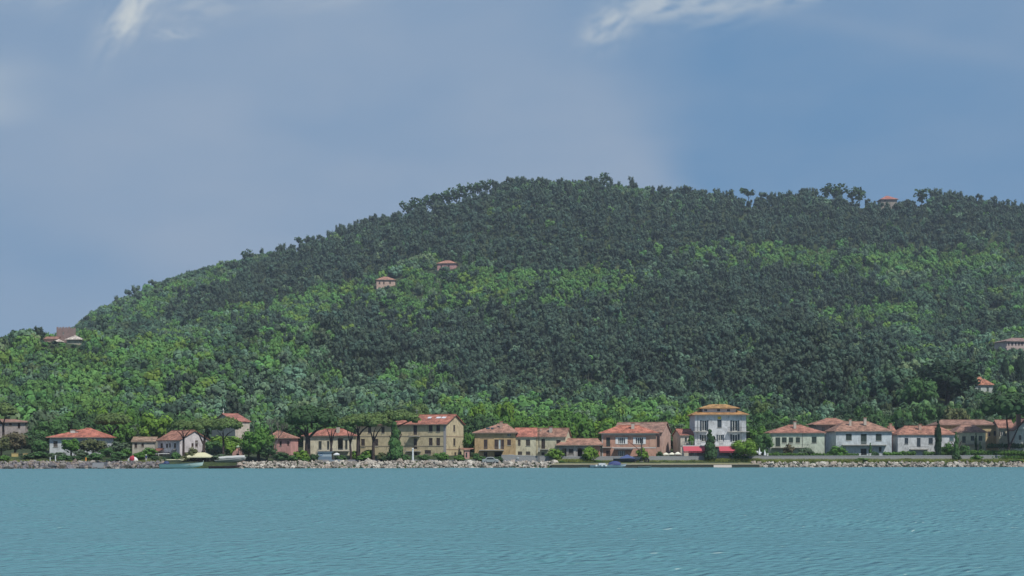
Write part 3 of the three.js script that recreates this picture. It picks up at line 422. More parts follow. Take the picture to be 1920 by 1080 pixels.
const Yat = (py, px, s) => EYE + (HORIZON - py) / F * dS(px, s);
const concrete = new THREE.MeshStandardMaterial({ color: col('#b2b8be'), map: stoneTex, roughness: 0.95 }), paleStone = new THREE.MeshStandardMaterial({ color: col('#b9b2a2'), map: stoneTex, roughness: 0.95 }), wetStone = new THREE.MeshStandardMaterial({ color: col('#3c443c'), map: stoneTex, roughness: 0.7 });
{
  const w = thing('sea_wall', 'long grey concrete sea wall in front of the houses on the right', 'wall', V(0, 0, 0));
  const top = px => Yat(px < 1050 ? lerp(852.8, 855.8, clamp((px - 940) / 110)) : lerp(855.8, 853.2, (px - 1050) / 900), px, 7);
  part('wall_body', ribbon(940, 1965, 12.5, px => [[7, 0.9], [7, top(px) - .1], [7.45, top(px) - .1], [7.45, 0.9]]), concrete, w);
  part('coping', ribbon(940, 1965, 12.5, px => [[6.94, top(px) - .096], [6.94, top(px)], [7.5, top(px)], [7.5, top(px) - .096]]), plain('#a9aeb2', .9), w);
  const w2 = thing('retaining_wall', 'lower grey retaining wall behind the pale rocks beside the ochre house', 'wall', V(0, 0, 0));
  part('wall_body', ribbon(938, 1036, 7, px => [[5.2, 0.6], [5.2, Yat(lerp(861.5, 866, (px - 938) / 98), px, 5.2)], [5.6, Yat(lerp(861.5, 866, (px - 938) / 98), px, 5.2)], [5.6, 0.6]]), plain('#7f828c', .95), w2);
  const w3 = thing('low_wall', 'low grey wall behind the rocks in front of the yellow three storey house', 'wall', V(0, 0, 0));
  part('wall_body', ribbon(596, 936, 10, px => [[6, 0.8], [6, Yat(862 - .6 * Math.sin(px), px, 6)], [6.35, Yat(862 - .6 * Math.sin(px), px, 6)], [6.35, 0.8]]), plain('#83838a', .95), w3);
  const q = new THREE.Group(); q.name = 'quay'; q.userData.kind = 'structure'; scene.add(q);
  part('quay_face', ribbon(1034, 1424, 13, () => [[-0.7, -2], [-0.7, 0.72], [3.6, 0.72], [3.6, -2]]), wetStone, q);
  for (let i = 0, px = 1034; px < 1418; i++, px += 19.5) part('coping_stone', ribbon(px, px + 19.2, 9.6, () => [[-0.8, 0.724], [-0.8, 0.9 + .03 * Math.sin(i * 7)], [0.6, 0.9 + .03 * Math.sin(i * 7)], [0.6, 0.724]]), i % 3 ? paleStone : plain('#8e8572', .95), q);
  part('quay_top', ribbon(1034, 1424, 13, () => [[0.62, 0.724], [0.62, 0.86], [5, 1.42], [5, 0.724]]), plain('#7c7a5c', 1), q);
  const sl = thing('slipway', 'small pale concrete slipway set into the quay', 'slipway', V(0, 0, 0)); part('ramp', ribbon(1338, 1372, 17, () => [[-1.6, -.5], [-1.6, .12], [-0.82, .66], [-0.82, -.5]]), plain('#a59f98', .95), sl);
}
// rock embankments
{
  const r = mulberry(31), geos = [];
  for (let i = 0; i < 9; i++) {
    const g = new THREE.IcosahedronGeometry(1, 1), p = g.attributes.position, sx = .8 + .6 * r(), sy = .55 + .35 * r(), sz = .75 + .4 * r(), k = r() * 50;
    for (let j = 0; j < p.count; j++) { const v = V(p.getX(j), p.getY(j), p.getZ(j)), n = 1 + .55 * perlin.noise(v.x * 1.3 + k, v.y * 1.3, v.z * 1.3); const f = x => Math.sign(x) * Math.pow(Math.abs(x), .8); p.setXYZ(j, f(v.x) * sx * n, f(v.y) * sy * n, f(v.z) * sz * n); }
    g.computeVertexNormals(); geos.push(g);
  }
  const tones = { grey: ['#9a9896', '#84828a', '#aeaaa6', '#94877f', '#a59a92', '#77777c'], pale: ['#cac6c0', '#b8b4ae', '#d8d5ce', '#bcb2aa', '#a4a09a', '#e0ded8', '#8f8c88'], wet: ['#4a4a44', '#565248', '#3f4240'] };
  const mats = Object.fromEntries(Object.entries(tones).map(([k, l]) => [k, l.map(h => new THREE.MeshStandardMaterial({ color: col(h), map: stoneTex, roughness: .95 }))]));
  for (const [a, b, tone, label] of [[-48, 302, 'grey', 'grey rock embankment along the water left of the moored green boat'], [452, 1037, 'pale', 'pale rock embankment along the water in the middle below the yellow and ochre houses'], [1417, 1965, 'pale', 'pale rock embankment along the water on the right below the sea wall']]) {
    const e = thing('rock_embankment', label, 'rocks', V(0, 0, 0)), small = [];
    for (let px = a; px < b; px += 6.2) for (let row = 0; row < (a > 1400 ? 3 : 4); row++) {
      const x = px + (r() - .5) * 7 + (row % 2) * 3.5, s = 0.05 + row * (a > 1400 ? .95 : 1.02) + (r() - .5) * .7, d = dS(x, s), X = (x - CX) / F * d, k = (.34 + .34 * r() * r() + (r() < .1 ? .24 : 0)) * (tone === 'grey' ? 1.05 : .92);
      const m = part('rock', geos[Math.floor(r() * 9)], (row === 0 && r() < .7 ? mats.wet : mats[tone])[Math.floor(r() * (row === 0 ? 3 : mats[tone].length))], e);
      m.position.set(X, Math.max(land(X, d), -.25) + .1 * k, -d); m.rotation.set(r() * .8, r() * 6.3, r() * .8); m.scale.set(k * 1.15, k, k);
      for (let i = 0; i < 2; i++) small.push([x + (r() - .5) * 8, s + (r() - .5) * 1.2, .14 + .16 * r()]);
    }
    const im = new THREE.InstancedMesh(geos[2], mats[tone][1], small.length), o = new THREE.Object3D(), c = new THREE.Color();
    small.forEach(([x, s, k], i) => { const d = dS(x, s), X = (x - CX) / F * d; o.position.set(X, Math.max(land(X, d), -.2) + .2, -d); o.rotation.set(r() * 6, r() * 6, r() * 6); o.scale.setScalar(k); o.updateMatrix(); im.setMatrixAt(i, o.matrix); im.setColorAt(i, c.setScalar(.7 + .8 * r())); });
    im.name = 'rubble'; im.userData.kind = 'stuff'; shade(im); e.add(im);
  }
}
// boats
function hullGeo(L, B, H, n = 16, m = 6) {
  const pos = [], idx = [], P = (t, v, sd) => { const b = B / 2 * Math.pow(Math.max(0, 1 - Math.pow(t, 3)), .75) * (.82 + .18 * Math.sin(Math.PI * Math.min(1, t * 1.3))), k = .55 * H * Math.pow(t, 4), sh = H * (.72 + .42 * t * t + .1 * (1 - t) ** 2); return [(t - .5) * L + (t > .8 ? (v - 1) * (t - .8) * 1.6 : 0), lerp(k, sh, v), sd * b * Math.pow(v, .5)]; };
  for (let i = 0; i <= n; i++) for (let j = -m; j <= m; j++) pos.push(...P(i / n, Math.abs(j) / m, j < 0 ? -1 : 1));
  const w = 2 * m + 1; for (let i = 0; i < n; i++) for (let j = 0; j < w - 1; j++) { const a = i * w + j; idx.push(a, a + 1, a + w, a + 1, a + w + 1, a + w); }
  for (let j = 0; j < m; j++) idx.push(j, w - 1 - j, j + 1, j + 1, w - 1 - j, w - 2 - j);
  const g = new THREE.BufferGeometry(); g.setAttribute('position', new THREE.Float32BufferAttribute(pos, 3)); g.setIndex(idx); g.computeVertexNormals();
  const dp = [], di = []; for (let i = 0; i <= n; i++) for (const sd of [-1, 1]) dp.push(...P(i / n, .72, sd)); for (let i = 0; i < n; i++) di.push(2 * i, 2 * i + 1, 2 * i + 2, 2 * i + 1, 2 * i + 3, 2 * i + 2);
  const dk = new THREE.BufferGeometry(); dk.setAttribute('position', new THREE.Float32BufferAttribute(dp, 3)); dk.setIndex(di); dk.computeVertexNormals();
  const rail = []; for (const sd of [-1, 1]) for (let i = 0; i < n; i++) rail.push(limb(V(...P(i / n, 1, sd)), V(...P((i + 1) / n, 1, sd)), .05, .05, 5));
  return { hull: g, deck: dk, rail: merge(rail), P };
}
function boat(name, label, px0, px1, py, d, B, H, hull, rail, deck, extra, group) {
  const c = at((px0 + px1) / 2, py, d), b = thing(name, label, 'boat', c, group), L = (px1 - px0) / F * d, g = hullGeo(L, B, H), dm = plain(hull, .45); dm.side = THREE.DoubleSide;
  part('hull', g.hull, dm, b); part('deck', g.deck, plain(deck, .8), b); part('gunwale', g.rail, plain(rail, .6), b);
  extra?.(b, L, g); return b;
}
boat('wooden_boat', 'pale green wooden boat with raised bow moored at the quay', 300, 382, 879.2, 334, 2.6, 1.45, '#bccfc6', '#3c4a48', '#4c4f4c', (b, L) => {
  part('engine_cover', new THREE.SphereGeometry(.75, 12, 8).scale(1, .8, .8), plain('#2b3a63', .7), b).position.set(-L / 2 + 1.5, 1.25, 0);
  box('engine_box', plain('#3a4c74', .7), b, -L / 2 + .5, -L / 2 + 1.0, .7, 1.4, -.4, .4); for (const x of [-2, 0, 2]) box('thwart', plain('#8a7a62'), b, x - .15, x + .15, .95, 1.0, -1, 1);
  part('bow_post', limb(V(L / 2 - .2, 1.3, 0), V(L / 2 - .05, 2.0, 0), .07, .05), plain('#b9c8c0'), b);
});
boat('rowing_boat', 'dark red boat lying low behind the green boat', 392, 452, 879, 336, 2.0, .75, '#5b2f30', '#2f2627', '#4a3a36');
boat('covered_boat', 'long pale skiff laid up on the bank behind the green boat', 303, 346, 867.5, 341.5, 1.6, .8, '#c9c4a2', '#dcd9b8', '#8a8a6a', (b, L) => box('cover', plain('#dcd8b6'), b, -L / 2 + .3, L / 2 - .8, .72, .8, -.6, .6));
boat('covered_boat', 'grey boat under a pale cover hauled out beside the brick oven', 404, 462, 868, 343, 2.0, 1.0, '#8f948f', '#b9bdb9', '#8a8a80', (b, L) => { const g = new THREE.CylinderGeometry(.42, .5, L * .84, 12, 6); g.rotateZ(Math.PI / 2); const p = g.attributes.position; for (let i = 0; i < p.count; i++) p.setY(i, p.getY(i) + .12 * perlin.noise(p.getX(i) * 1.4, p.getZ(i), 1)); g.computeVertexNormals(); part('cover', g, plain('#b4b6b4'), b).position.set(.3, 1.25, 0); b.rotation.z = .05; });
boat('motor_boat', 'white motor boat with blue cover moored below the salmon house', 1106, 1175, 878.4, 351.5, 2.4, 1.0, '#c2c8ce', '#8e969e', '#6a7078', (b, L) => {
  const g = new THREE.SphereGeometry(1, 14, 8, 0, 6.3, 0, 1.6).scale(1.7, 1.0, .95); part('cover', g, plain('#33406e', .75), b).position.set(1.6, .85, 0);
  for (const [x, s] of [[-3, .4], [-1.6, .35], [-.6, .45]]) box('fender', plain('#d9dcdc', .5), b, x - s / 2, x + s / 2, .55, .95, 1.18, 1.4); box('cabin', plain('#c9ced2'), b, -2.4, -.7, .75, 1.3, -.7, .7);
});
boat('covered_boat', 'dark blue boat under a tarpaulin standing on the quay by the crane', 1150, 1202, 866.6, 358.5, 2.2, 1.15, '#3b4c60', '#55606c', '#3a4a5c', (b, L) => { const g = new THREE.ConeGeometry(1, 1.0, 4, 1).rotateY(Math.PI / 4).scale(L * .42, 1, 1.25); part('tarpaulin', g, plain('#41507a', .8), b).position.y = 1.45; for (const x of [-2, 2]) box('trestle', plain('#5a5148'), b, x - .15, x + .15, -.5, .25, -.8, .8); });
boat('dinghy', 'small grey dinghy tied under the quay right of the white motor boat', 1196, 1222, 878.2, 353.5, 1.3, .55, '#7d8884', '#5a625f', '#4a504c');

// small things on the bank
function parasol(label, px0, px1, pyTop, pyEdge, d, hex, group) {
  d = Math.max(d, dS(px0, 7.8 + (px1 - px0) * .035));
  const c = at((px0 + px1) / 2, 0, d), y0 = land(c.x, d), w = (px1 - px0) / F * d, ye = EYE + (HORIZON - pyEdge) / F * d - y0, yt = EYE + (HORIZON - pyTop) / F * d - y0;
  const o = thing('parasol', label, 'parasol', V(c.x, y0, -d), group), top = w * .3;
  const g = new THREE.CylinderGeometry(top / 2 * 1.41, w / 2 * 1.41, yt - ye, 4, 1, true); g.rotateY(Math.PI / 4); const mt = plain(hex, .85); mt.side = THREE.DoubleSide;
  part('canopy', g, mt, o).position.y = (yt + ye) / 2; box('canopy_top', mt, o, -top / 2, top / 2, yt, yt + .03, -top / 2, top / 2); box('valance', mt, o, -w / 2, w / 2, ye - .22, ye - .004, w / 2 - .02, w / 2 + .01);
  for (const i of [-1, 1]) for (const k of [-1, 1]) part('pole', limb(V(i * w * .44, 0, k * w * .44), V(i * w * .44, ye, k * w * .44), .045, .045, 6), plain('#9a958a'), o);
  return o;
}
{
  const g = parasol('large cream canopy on poles by the moored green boat', 352, 401, 848.6, 856.2, 341, '#c9c8a8');
  const r = mulberry(8); for (let i = 0; i < 3; i++) { const x = -2 + i * 1.9; box('table', plain('#8a8172'), g, x - .5, x + .5, .7, .76, -.5, .5); box('table_leg', plain('#5d564c'), g, x - .05, x + .05, 0, .7, -.05, .05); }
}
parasol('white parasol in front of the cream porch house', 626, 637, 849.3, 851.6, 351, '#d2d6dc');
parasol('leftmost cream parasol of the restaurant beside the pink gable', 1243, 1254, 849, 851.6, 366, '#d8d6c4', 'restaurant parasols');
parasol('middle cream parasol of the restaurant beside the red awning', 1254.5, 1265, 848.6, 851.2, 367, '#d8d6c4', 'restaurant parasols');
parasol('cream parasol nearest the red awning of the restaurant', 1265.5, 1276, 847.6, 850.6, 366, '#dcdacb', 'restaurant parasols');
parasol('white parasol right of the bright green tree by the villa', 1411, 1427, 845.6, 848.2, 374, '#cfd5da', 'restaurant parasols');
for (const [px, k, label] of [[1424, 1, 'left one of two closed white parasols beside the pale green house'], [1434, .85, 'right one of two closed white parasols beside the pale green house']]) {
  const d = 373, c = at(px, 0, d), y = land(c.x, d), o = thing('closed_parasol', label, 'parasol', V(c.x, y, -d), 'closed parasols');
  part('pole', limb(V(0, 0, 0), V(0, 2.6 * k, 0), .04, .04, 6), plain('#a8a8a4'), o); part('folded_canopy', new THREE.ConeGeometry(.34, 1.9 * k, 9).translate(0, 1.85 * k, 0), plain('#d9dee2', .85), o);
}
{ // brick oven
  const d = dS(448, 8), c = at(448, 0, d), y = land(c.x, d), o = thing('brick_oven', 'terracotta brick garden oven with a dark mouth left of the leafy green tree', 'oven', V(c.x, y, -d)), Y = py => EYE + (HORIZON - py) / F * d - y;
  const s = new THREE.Shape([[-1.3, 0], [1.3, 0], [1.3, Y(850)], [.85, Y(845)], [-.85, Y(845)], [-1.3, Y(850)]].map(p => new THREE.Vector2(...p))); const h = new THREE.Path(); h.moveTo(-.4, .9); h.lineTo(.4, .9); h.lineTo(.4, 1.5); h.absarc(0, 1.5, .4, 0, Math.PI); s.holes.push(h);
  part('body', new THREE.ExtrudeGeometry(s, { depth: 1.6, bevelEnabled: false }), wallMat('#a8695a'), o); box('firebox', plain('#2b2320'), o, -.5, .5, .8, 2.0, .3, .5);
  part('flue', new THREE.CylinderGeometry(.4, .85, Y(839) - Y(845), 4).rotateY(Math.PI / 4).translate(0, (Y(839) + Y(845)) / 2, .8), wallMat('#a85a42'), o); part('cowl', new THREE.ConeGeometry(.62, .55, 8).translate(0, Y(839) + .35, .8), plain('#8fa08c'), o);
}
{ // small tent
  const d = dS(249, 6.5), c = at(249, 0, d), y = land(c.x, d), o = thing('beach_tent', 'small white arched tent with a red front on the left bank', 'tent', V(c.x, y, -d));
  const g = new THREE.SphereGeometry(1.25, 16, 8, 0, 6.3, 0, Math.PI / 2).scale(1.1, 1.0, .7); part('shell', g, plain('#cfcfca', .8), o); const f = new THREE.SphereGeometry(.62, 14, 10).scale(1, 1.05, .4); part('front_panel', f, plain('#a8364a', .8), o).position.set(0, .72, .8);
  part('peak', new THREE.ConeGeometry(.5, .5, 10).translate(0, 1.4, 0), plain('#94403a', .8), o);
}
{ // posts and poles
  const post = (name, label, category, px, top, bot, d, r0, hex, group) => { d = Math.max(d, dS(px, 4.8)); const c = at(px, bot, d), y = Math.min(land(c.x, d), c.y), o = thing(name, label, category, V(c.x, y, -d), group), h = EYE + (HORIZON - top) / F * d - y; part('shaft', limb(V(0, 0, 0), V(0, h, 0), r0, r0 * .75, 8), plain(hex), o); part('cap', new THREE.SphereGeometry(r0 * .95, 8, 6).translate(0, h, 0), plain(hex), o); return [o, h]; };
  post('white_post', 'shorter of two white posts above the left rocks', 'post', 94, 858.5, 866, 337, .13, '#c9cdd0', 'white bank posts'); post('white_post', 'taller of two white posts above the left rocks', 'post', 104, 855, 866, 337, .15, '#c9cdd0', 'white bank posts');
  post('orange_marker', 'orange marker post on the left bank', 'marker', 161, 859.5, 866, 337, .22, '#c98436');
  post('white_obelisk', 'slender white marker column in front of the yellow three storey house', 'column', 774, 842, 862, 347, .26, '#cfd3d6');
  { const [o, h] = post('utility_pole', 'thin dark utility pole in front of the cream terraced houses', 'pole', 1010.5, 804, 856, 357, .11, '#4a463f'); box('crossbar', plain('#6a665e'), o, -.6, .6, h - .6, h - .5, -.05, .05); part('insulator', new THREE.CylinderGeometry(.08, .08, .25, 6).translate(.5, h - .37, 0), plain('#b8b8b0'), o); box('meter_box', plain('#9a968a'), o, -.25, .25, 2.4, 3.4, .12, .35); }
  { const [o, h] = post('quay_crane', 'dark boat crane with a slanting jib on the quay', 'crane', 1203, 824, 867, 357, .17, '#332f2e'); const k = 357 / F; part('jib', limb(V(-.1, h - 2.4 * 1 - .6, 0), V((1177 - 1203) * k, h - .4, .6), .09, .06), plain('#4a3230'), o); part('hook_cable', limb(V((1177 - 1203) * k, h - .4, .6), V((1177 - 1203) * k, h - 1.6, .6), .02, .02, 4), iron, o); part('winch', new THREE.CylinderGeometry(.22, .22, .5, 10).rotateX(Math.PI / 2).translate(0, 1.4, .2), iron, o); box('footing', plain('#7c7a76'), o, -.5, .5, 0, .25, -.5, .5); }
  { const d = 359, c = at(1213, 863.5, d), o = thing('tyre', 'black tyre leaning on the sea wall beside the crane', 'tyre', V(c.x, c.y, -d)); part('tread', new THREE.TorusGeometry(.5, .18, 8, 18), plain('#1d1d1f', .9), o); part('rim', new THREE.TorusGeometry(.3, .05, 6, 16), plain('#4a4a4c', .6), o); }
  for (const [px, s, hl, k] of [[1439, 0, 'small white gate pillar under the pale green house', .8], [1612, 0, 'left white gate pillar below the pale blue house', .9], [1631.5, 0, 'middle white gate pillar below the pale blue house', .9], [1650, 0, 'right white gate pillar below the pale blue house', .9]]) { const d = dS(px, 8.2), c = at(px, 851.2, d), y = land(c.x, d), o = thing('gate_pillar', hl, 'pillar', V(c.x, y, -d), 'white gate pillars'); box('shaft', wallMat('#d0d2d0'), o, -.22, .22, 0, c.y - y, -.22, .22); box('cap', plain('#dadbd8'), o, -.29, .29, c.y - y + .004, c.y - y + .12, -.29, .29); }
}
{ // kiosk, yellow garden walls, landing stage
  const d = dS(609, 6.6), c = at(609, 0, d), y = land(c.x, d), o = thing('kiosk', 'pale blue kiosk with a white sign panel behind the rocks', 'kiosk', V(c.x, y, -d)), w = 25 / F * d / 2, Y = py => EYE + (HORIZON - py) / F * d - y;
  box('body', plain('#62788a'), o, -w, w, 0, Y(856), -2, 0); box('counter', plain('#7c8a96'), o, -w - .1, w + 2.0, 0, Y(862), .004, .4); box('sign_panel', plain('#97a8b4'), o, -w, w, Y(856) + .004, Y(848), -.3, 0); box('roof', plain('#7f96a6'), o, -w - .2, w + .2, Y(848) + .004, Y(847), -2.2, .3);
  const em = new THREE.TorusGeometry(.32, .07, 6, 14); part('round_emblem', em, plain('#5d7fa6'), o).position.set(-w + .75, (Y(856) + Y(848)) / 2, .02);
  const gw = (label, a, b, t) => { const d = 345, c = at((a + b) / 2, 0, d), y = land(c.x, d), o = thing('garden_wall', label, 'wall', V(c.x, y - .2, -d), 'yellow garden walls'), k = (b - a) / F * d / 2, h = EYE + (HORIZON - t) / F * d - y + .2; box('panel', wallMat('#c2a548'), o, -k, k, 0, h, -.15, .15); box('coping', plain('#a9986a'), o, -k - .06, k + .06, h + .004, h + .1, -.22, .22); };
  gw('yellow garden wall left of its dark gateway', 22, 34, 850); gw('yellow garden wall right of its dark gateway', 43.5, 52, 850.5);
  const d2 = dS(189, 2.4), c2 = at(189, 0, d2), l = thing('landing_stage', 'grey stone landing stage with a bench among the left rocks', 'landing', V(c2.x, .4, -d2)), k2 = 14 / F * d2; 
  box('platform', plain('#5d6066', .95), l, -k2, k2, 0, 1.1, -1.6, 1.2); for (let i = 0; i < 3; i++) box('step', plain('#8b8d90', .95), l, -k2 + .3, k2 - .6, -.2, .95 - i * .4, 1.2 + i * .4 + .004, 1.6 + i * .4); box('bench_seat', plain('#3d4a58'), l, -k2 + .4, k2 - .2, 1.5, 1.58, -.6, -.1); for (const x of [-1.2, 1.2]) box('bench_leg', plain('#3d4448'), l, x - .06, x + .06, 1.104, 1.5, -.5, -.2);
}
function car(label, px0, px1, d, hex, yaw) {
  const c = at((px0 + px1) / 2, 0, d), y = land(c.x, d), o = thing('parked_car', label, 'car', V(c.x, y, -d), 'parked cars'); o.rotation.y = yaw; const L = (px1 - px0) / F * d;
  const s = new THREE.Shape(); s.moveTo(-L / 2, .35); s.lineTo(-L / 2, .85); s.quadraticCurveTo(-L / 2 + .1, .95, -L * .33, .98); s.lineTo(-L * .2, 1.45); s.quadraticCurveTo(0, 1.55, L * .18, 1.45); s.lineTo(L * .3, 1.0); s.quadraticCurveTo(L * .48, .95, L / 2, .75); s.lineTo(L / 2, .35);
  const g = new THREE.ExtrudeGeometry(s, { depth: 1.4, bevelEnabled: true, bevelSize: .08, bevelThickness: .12, bevelSegments: 2 }); g.translate(0, 0, -.7); part('body', g, new THREE.MeshPhysicalMaterial({ color: col(hex), roughness: .35, clearcoat: .8 }), o);
  for (const k of [-1, 1]) { for (const x of [-L * .3, L * .3]) { const w = part('wheel', new THREE.CylinderGeometry(.32, .32, .2, 16).rotateX(Math.PI / 2), plain('#1a1a1b', .9), o); w.position.set(x, .32, k * .76); part('rim', new THREE.CylinderGeometry(.19, .19, .22, 12).rotateX(Math.PI / 2), plain('#9a9ca0', .4), w); } const q = new THREE.Shape([[-L * .27, 1.0], [-L * .18, 1.38], [L * .15, 1.38], [L * .25, 1.0]].map(p => new THREE.Vector2(...p))); const wg = new THREE.ExtrudeGeometry(q, { depth: .02, bevelEnabled: false }); part('side_window', wg, glass, o).position.z = k > 0 ? .825 : -.845; box('headlight', plain('#d8dadc', .2), o, L / 2 + .05, L / 2 + .1, .62, .76, k * .55 - .14, k * .55 + .14); }
}
car('silver car parked behind the bushes below the ochre house', 904, 934, 352, '#868d8e', .1); car('pale grey car parked behind the wall by the cream terraced houses', 944, 973, 358, '#90979a', -.1);
{ // a person on the left bank: one continuous body from a field of tapered limbs
  const J = { head: V(0, 1.6, 0.02), neck: V(0, 1.42, 0), chest: V(0, 1.25, 0), hip: V(0, .92, 0) }, bones = [[J.head, V(0, 1.52, .03), .105, .09], [J.neck, J.chest, .06, .15], [J.chest, J.hip, .16, .145]];
  for (const s of [-1, 1]) { const sh = V(s * .18, 1.34, 0), el = V(s * .27, 1.08, .04), wr = V(s * .2, .9, .17), hp = V(s * .09, .9, 0), kn = V(s * .1, .5, .03), an = V(s * .11, .08, -.02); bones.push([V(0, 1.33, 0), sh, .08, .07], [sh, el, .062, .048], [el, wr, .046, .034], [wr, V(s * .17, .86, .24), .04, .025], [hp, kn, .095, .062], [kn, an, .06, .042], [an, V(s * .13, .04, .14), .045, .035]); }
  const N = 64, S = 0.95, mc = new MarchingCubes(N, plain('#888888'), false, false, 60000); mc.isolation = 0;
  const seg = (p, [a, b, r0, r1]) => { const ab = b.clone().sub(a), t = clamp(p.clone().sub(a).dot(ab) / Math.max(ab.lengthSq(), 1e-6)); return p.distanceTo(a.clone().addScaledVector(ab, t)) - lerp(r0, r1, t); };
  for (let z = 0; z < N; z++) for (let y = 0; y < N; y++) for (let x = 0; x < N; x++) { const p = V((x - N / 2) / (N / 2) * S, (y - N / 2) / (N / 2) * S + .88, (z - N / 2) / (N / 2) * S); let d = 9; if (Math.abs(p.x) < .4 && Math.abs(p.z) < .4) for (const b of bones) { const q = seg(p, b), h = clamp(.5 + .5 * (d - q) / .035); d = lerp(d, q, h) - .035 * h * (1 - h); } mc.field[x + y * N + z * N * N] = -d; }
  mc.update();
  const n = mc.count, pa = mc.positionArray.slice(0, n * 3), na = mc.normalArray.slice(0, n * 3), ca = new Float32Array(n * 3);
  for (let i = 0; i < n; i++) { pa[3 * i] *= S; pa[3 * i + 1] = pa[3 * i + 1] * S + .88; pa[3 * i + 2] *= S; const y = pa[3 * i + 1], ax = Math.abs(pa[3 * i]); const c = y > 1.42 ? [.5, .32, .24] : y > .93 || (ax > .17 && y > .9) ? (ax > .22 && y < 1.1 ? [.5, .32, .24] : [.03, .05, .14]) : y > .1 ? [.5, .5, .48] : [.08, .07, .06]; ca.set(c, 3 * i); }
  const g = new THREE.BufferGeometry(); g.setAttribute('position', new THREE.BufferAttribute(pa, 3)); g.setAttribute('normal', new THREE.BufferAttribute(na, 3)); g.setAttribute('color', new THREE.BufferAttribute(ca, 3));
  const d = dS(274, 5.5), c = at(274, 0, d), o = thing('person', 'person in dark blue top and white sun hat standing on the left bank', 'person', V(c.x, land(c.x, d), -d)); o.rotation.y = .5;
  part('body', g, new THREE.MeshStandardMaterial({ vertexColors: true, roughness: .85 }), o); part('hat', merge([new THREE.CylinderGeometry(.24, .26, .025, 14).translate(0, 1.66, 0), new THREE.SphereGeometry(.125, 12, 6, 0, 6.3, 0, 1.6).translate(0, 1.66, 0)]), plain('#d8d8d2'), o);
}
// ------------------------------------------------------------------ trees, shrubs, hedges
function leafGeo(seed, blobs, n, size, { out = .7, flat = 0, core = .74, trunk = null, jitter = .3, tall = 1 } = {}) {
  const r = mulberry(seed), pos = [], colr = [], nv = V(0, 0, 0), a = V(0, 0, 0), b = V(0, 0, 0);
  const sum = blobs.reduce((s, q) => s + q.r * q.r, 0);
  const tri = (p, q, s, c) => { for (const v of [p, q, s]) { pos.push(v.x, v.y, v.z); colr.push(...c); } };
  for (const q of blobs) if (core) {
    const g = new THREE.IcosahedronGeometry(1, 0), p = g.attributes.position, k = r() * 30, f = i => { const v = V(p.getX(i), p.getY(i), p.getZ(i)), m = core * q.r * (1 + .35 * perlin.noise(v.x * 1.7 + k, v.y * 1.7, v.z * 1.7)); return V(q.x + v.x * m, q.y + v.y * m * (q.s || 1), q.z + v.z * m); };
    for (let i = 0; i < p.count; i += 3) { const t = .85 + .2 * r(); tri(f(i), f(i + 1), f(i + 2), [t, t, t]); }
  }
  for (let i = 0; i < n; i++) {
    let t = r() * sum, q = blobs[0]; for (const w of blobs) { t -= w.r * w.r; if (t <= 0) { q = w; break; } }
    const u = r() * 2 - 1, th = r() * 6.2832, h = Math.sqrt(1 - u * u), dir = V(h * Math.cos(th), u, h * Math.sin(th)), rad = q.r * (.78 + jitter * r());
    if (flat && dir.y < -.35) dir.y *= .3;
    const c = V(q.x + dir.x * rad, q.y + dir.y * rad * (q.s || 1), q.z + dir.z * rad);
    let inside = false; for (const w of blobs) if (w !== q && Math.hypot(c.x - w.x, (c.y - w.y) / (w.s || 1), c.z - w.z) < w.r * .7) { inside = true; break; } if (inside) continue;
    nv.set(r() - .5, r() - .35, r() - .5).normalize().multiplyScalar(1 - out).addScaledVector(dir, out).normalize();
    a.set(r() - .5, r() - .5, r() - .5).cross(nv).normalize(); b.crossVectors(nv, a);
    const s = size * (.65 + .7 * r()), w = s * (.55 + .5 * r()), k = .78 + .44 * r(), tone = [k * (.94 + .14 * r()), k, k * (.9 + .2 * r())];
    const A = c.clone().addScaledVector(a, -s * .5).addScaledVector(b, -w * .3 * tall), B = c.clone().addScaledVector(a, s * .4).addScaledVector(b, -w * .5 * tall), C = c.clone().addScaledVector(a, s * .5).addScaledVector(b, w * .35 * tall), D = c.clone().addScaledVector(a, -s * .3).addScaledVector(b, w * .5 * tall);
    tri(A, B, C, tone); tri(A, C, D, tone);
  }
  if (trunk) for (const [p, q, r0, r1, c] of trunk) { const g = limb(p, q, r0, r1, 5).toNonIndexed(), P = g.attributes.position; for (let i = 0; i < P.count; i++) { pos.push(P.getX(i), P.getY(i), P.getZ(i)); colr.push(...c); } }
  const g = new THREE.BufferGeometry(); g.setAttribute('position', new THREE.Float32BufferAttribute(pos, 3)); g.setAttribute('color', new THREE.Float32BufferAttribute(colr, 3)); g.computeVertexNormals(); return g;
}
function roundBlobs(seed, n = 9, up = 0) { const r = mulberry(seed), l = [{ x: 0, y: -.1, z: 0, r: .62 }]; for (let i = 0; i < n; i++) { const th = i * 2.4 + r(), u = -.55 + 1.35 * (i + .5) / n + up, h = Math.sqrt(Math.max(.1, 1 - u * u)) * (.5 + .22 * r()); l.push({ x: h * Math.cos(th), y: u * .62, z: h * Math.sin(th), r: .3 + .16 * r(), s: .85 }); } return l; }
const lc = (r, g, b) => new THREE.MeshPhysicalMaterial({ color: new THREE.Color().setRGB(r, g, b), vertexColors: true, roughness: .95, side: THREE.DoubleSide, transmission: .22, thickness: 0, specularIntensity: .3 });
const LEAF = { bright: lc(.09, .2, .04), lime: lc(.135, .245, .035), mid: lc(.072, .16, .05), deep: lc(.05, .105, .04), dark: lc(.032, .068, .036), olive: lc(.12, .14, .06), brown: lc(.13, .115, .065), pine: lc(.12, .185, .06), hedge: lc(.07, .15, .03), greygreen: lc(.10, .15, .085), grass: lc(.17, .21, .05) };
const bark = plain('#4a3f37', .95), pinebark = plain('#3d3230', .95), greybark = plain('#6a6662', .95);
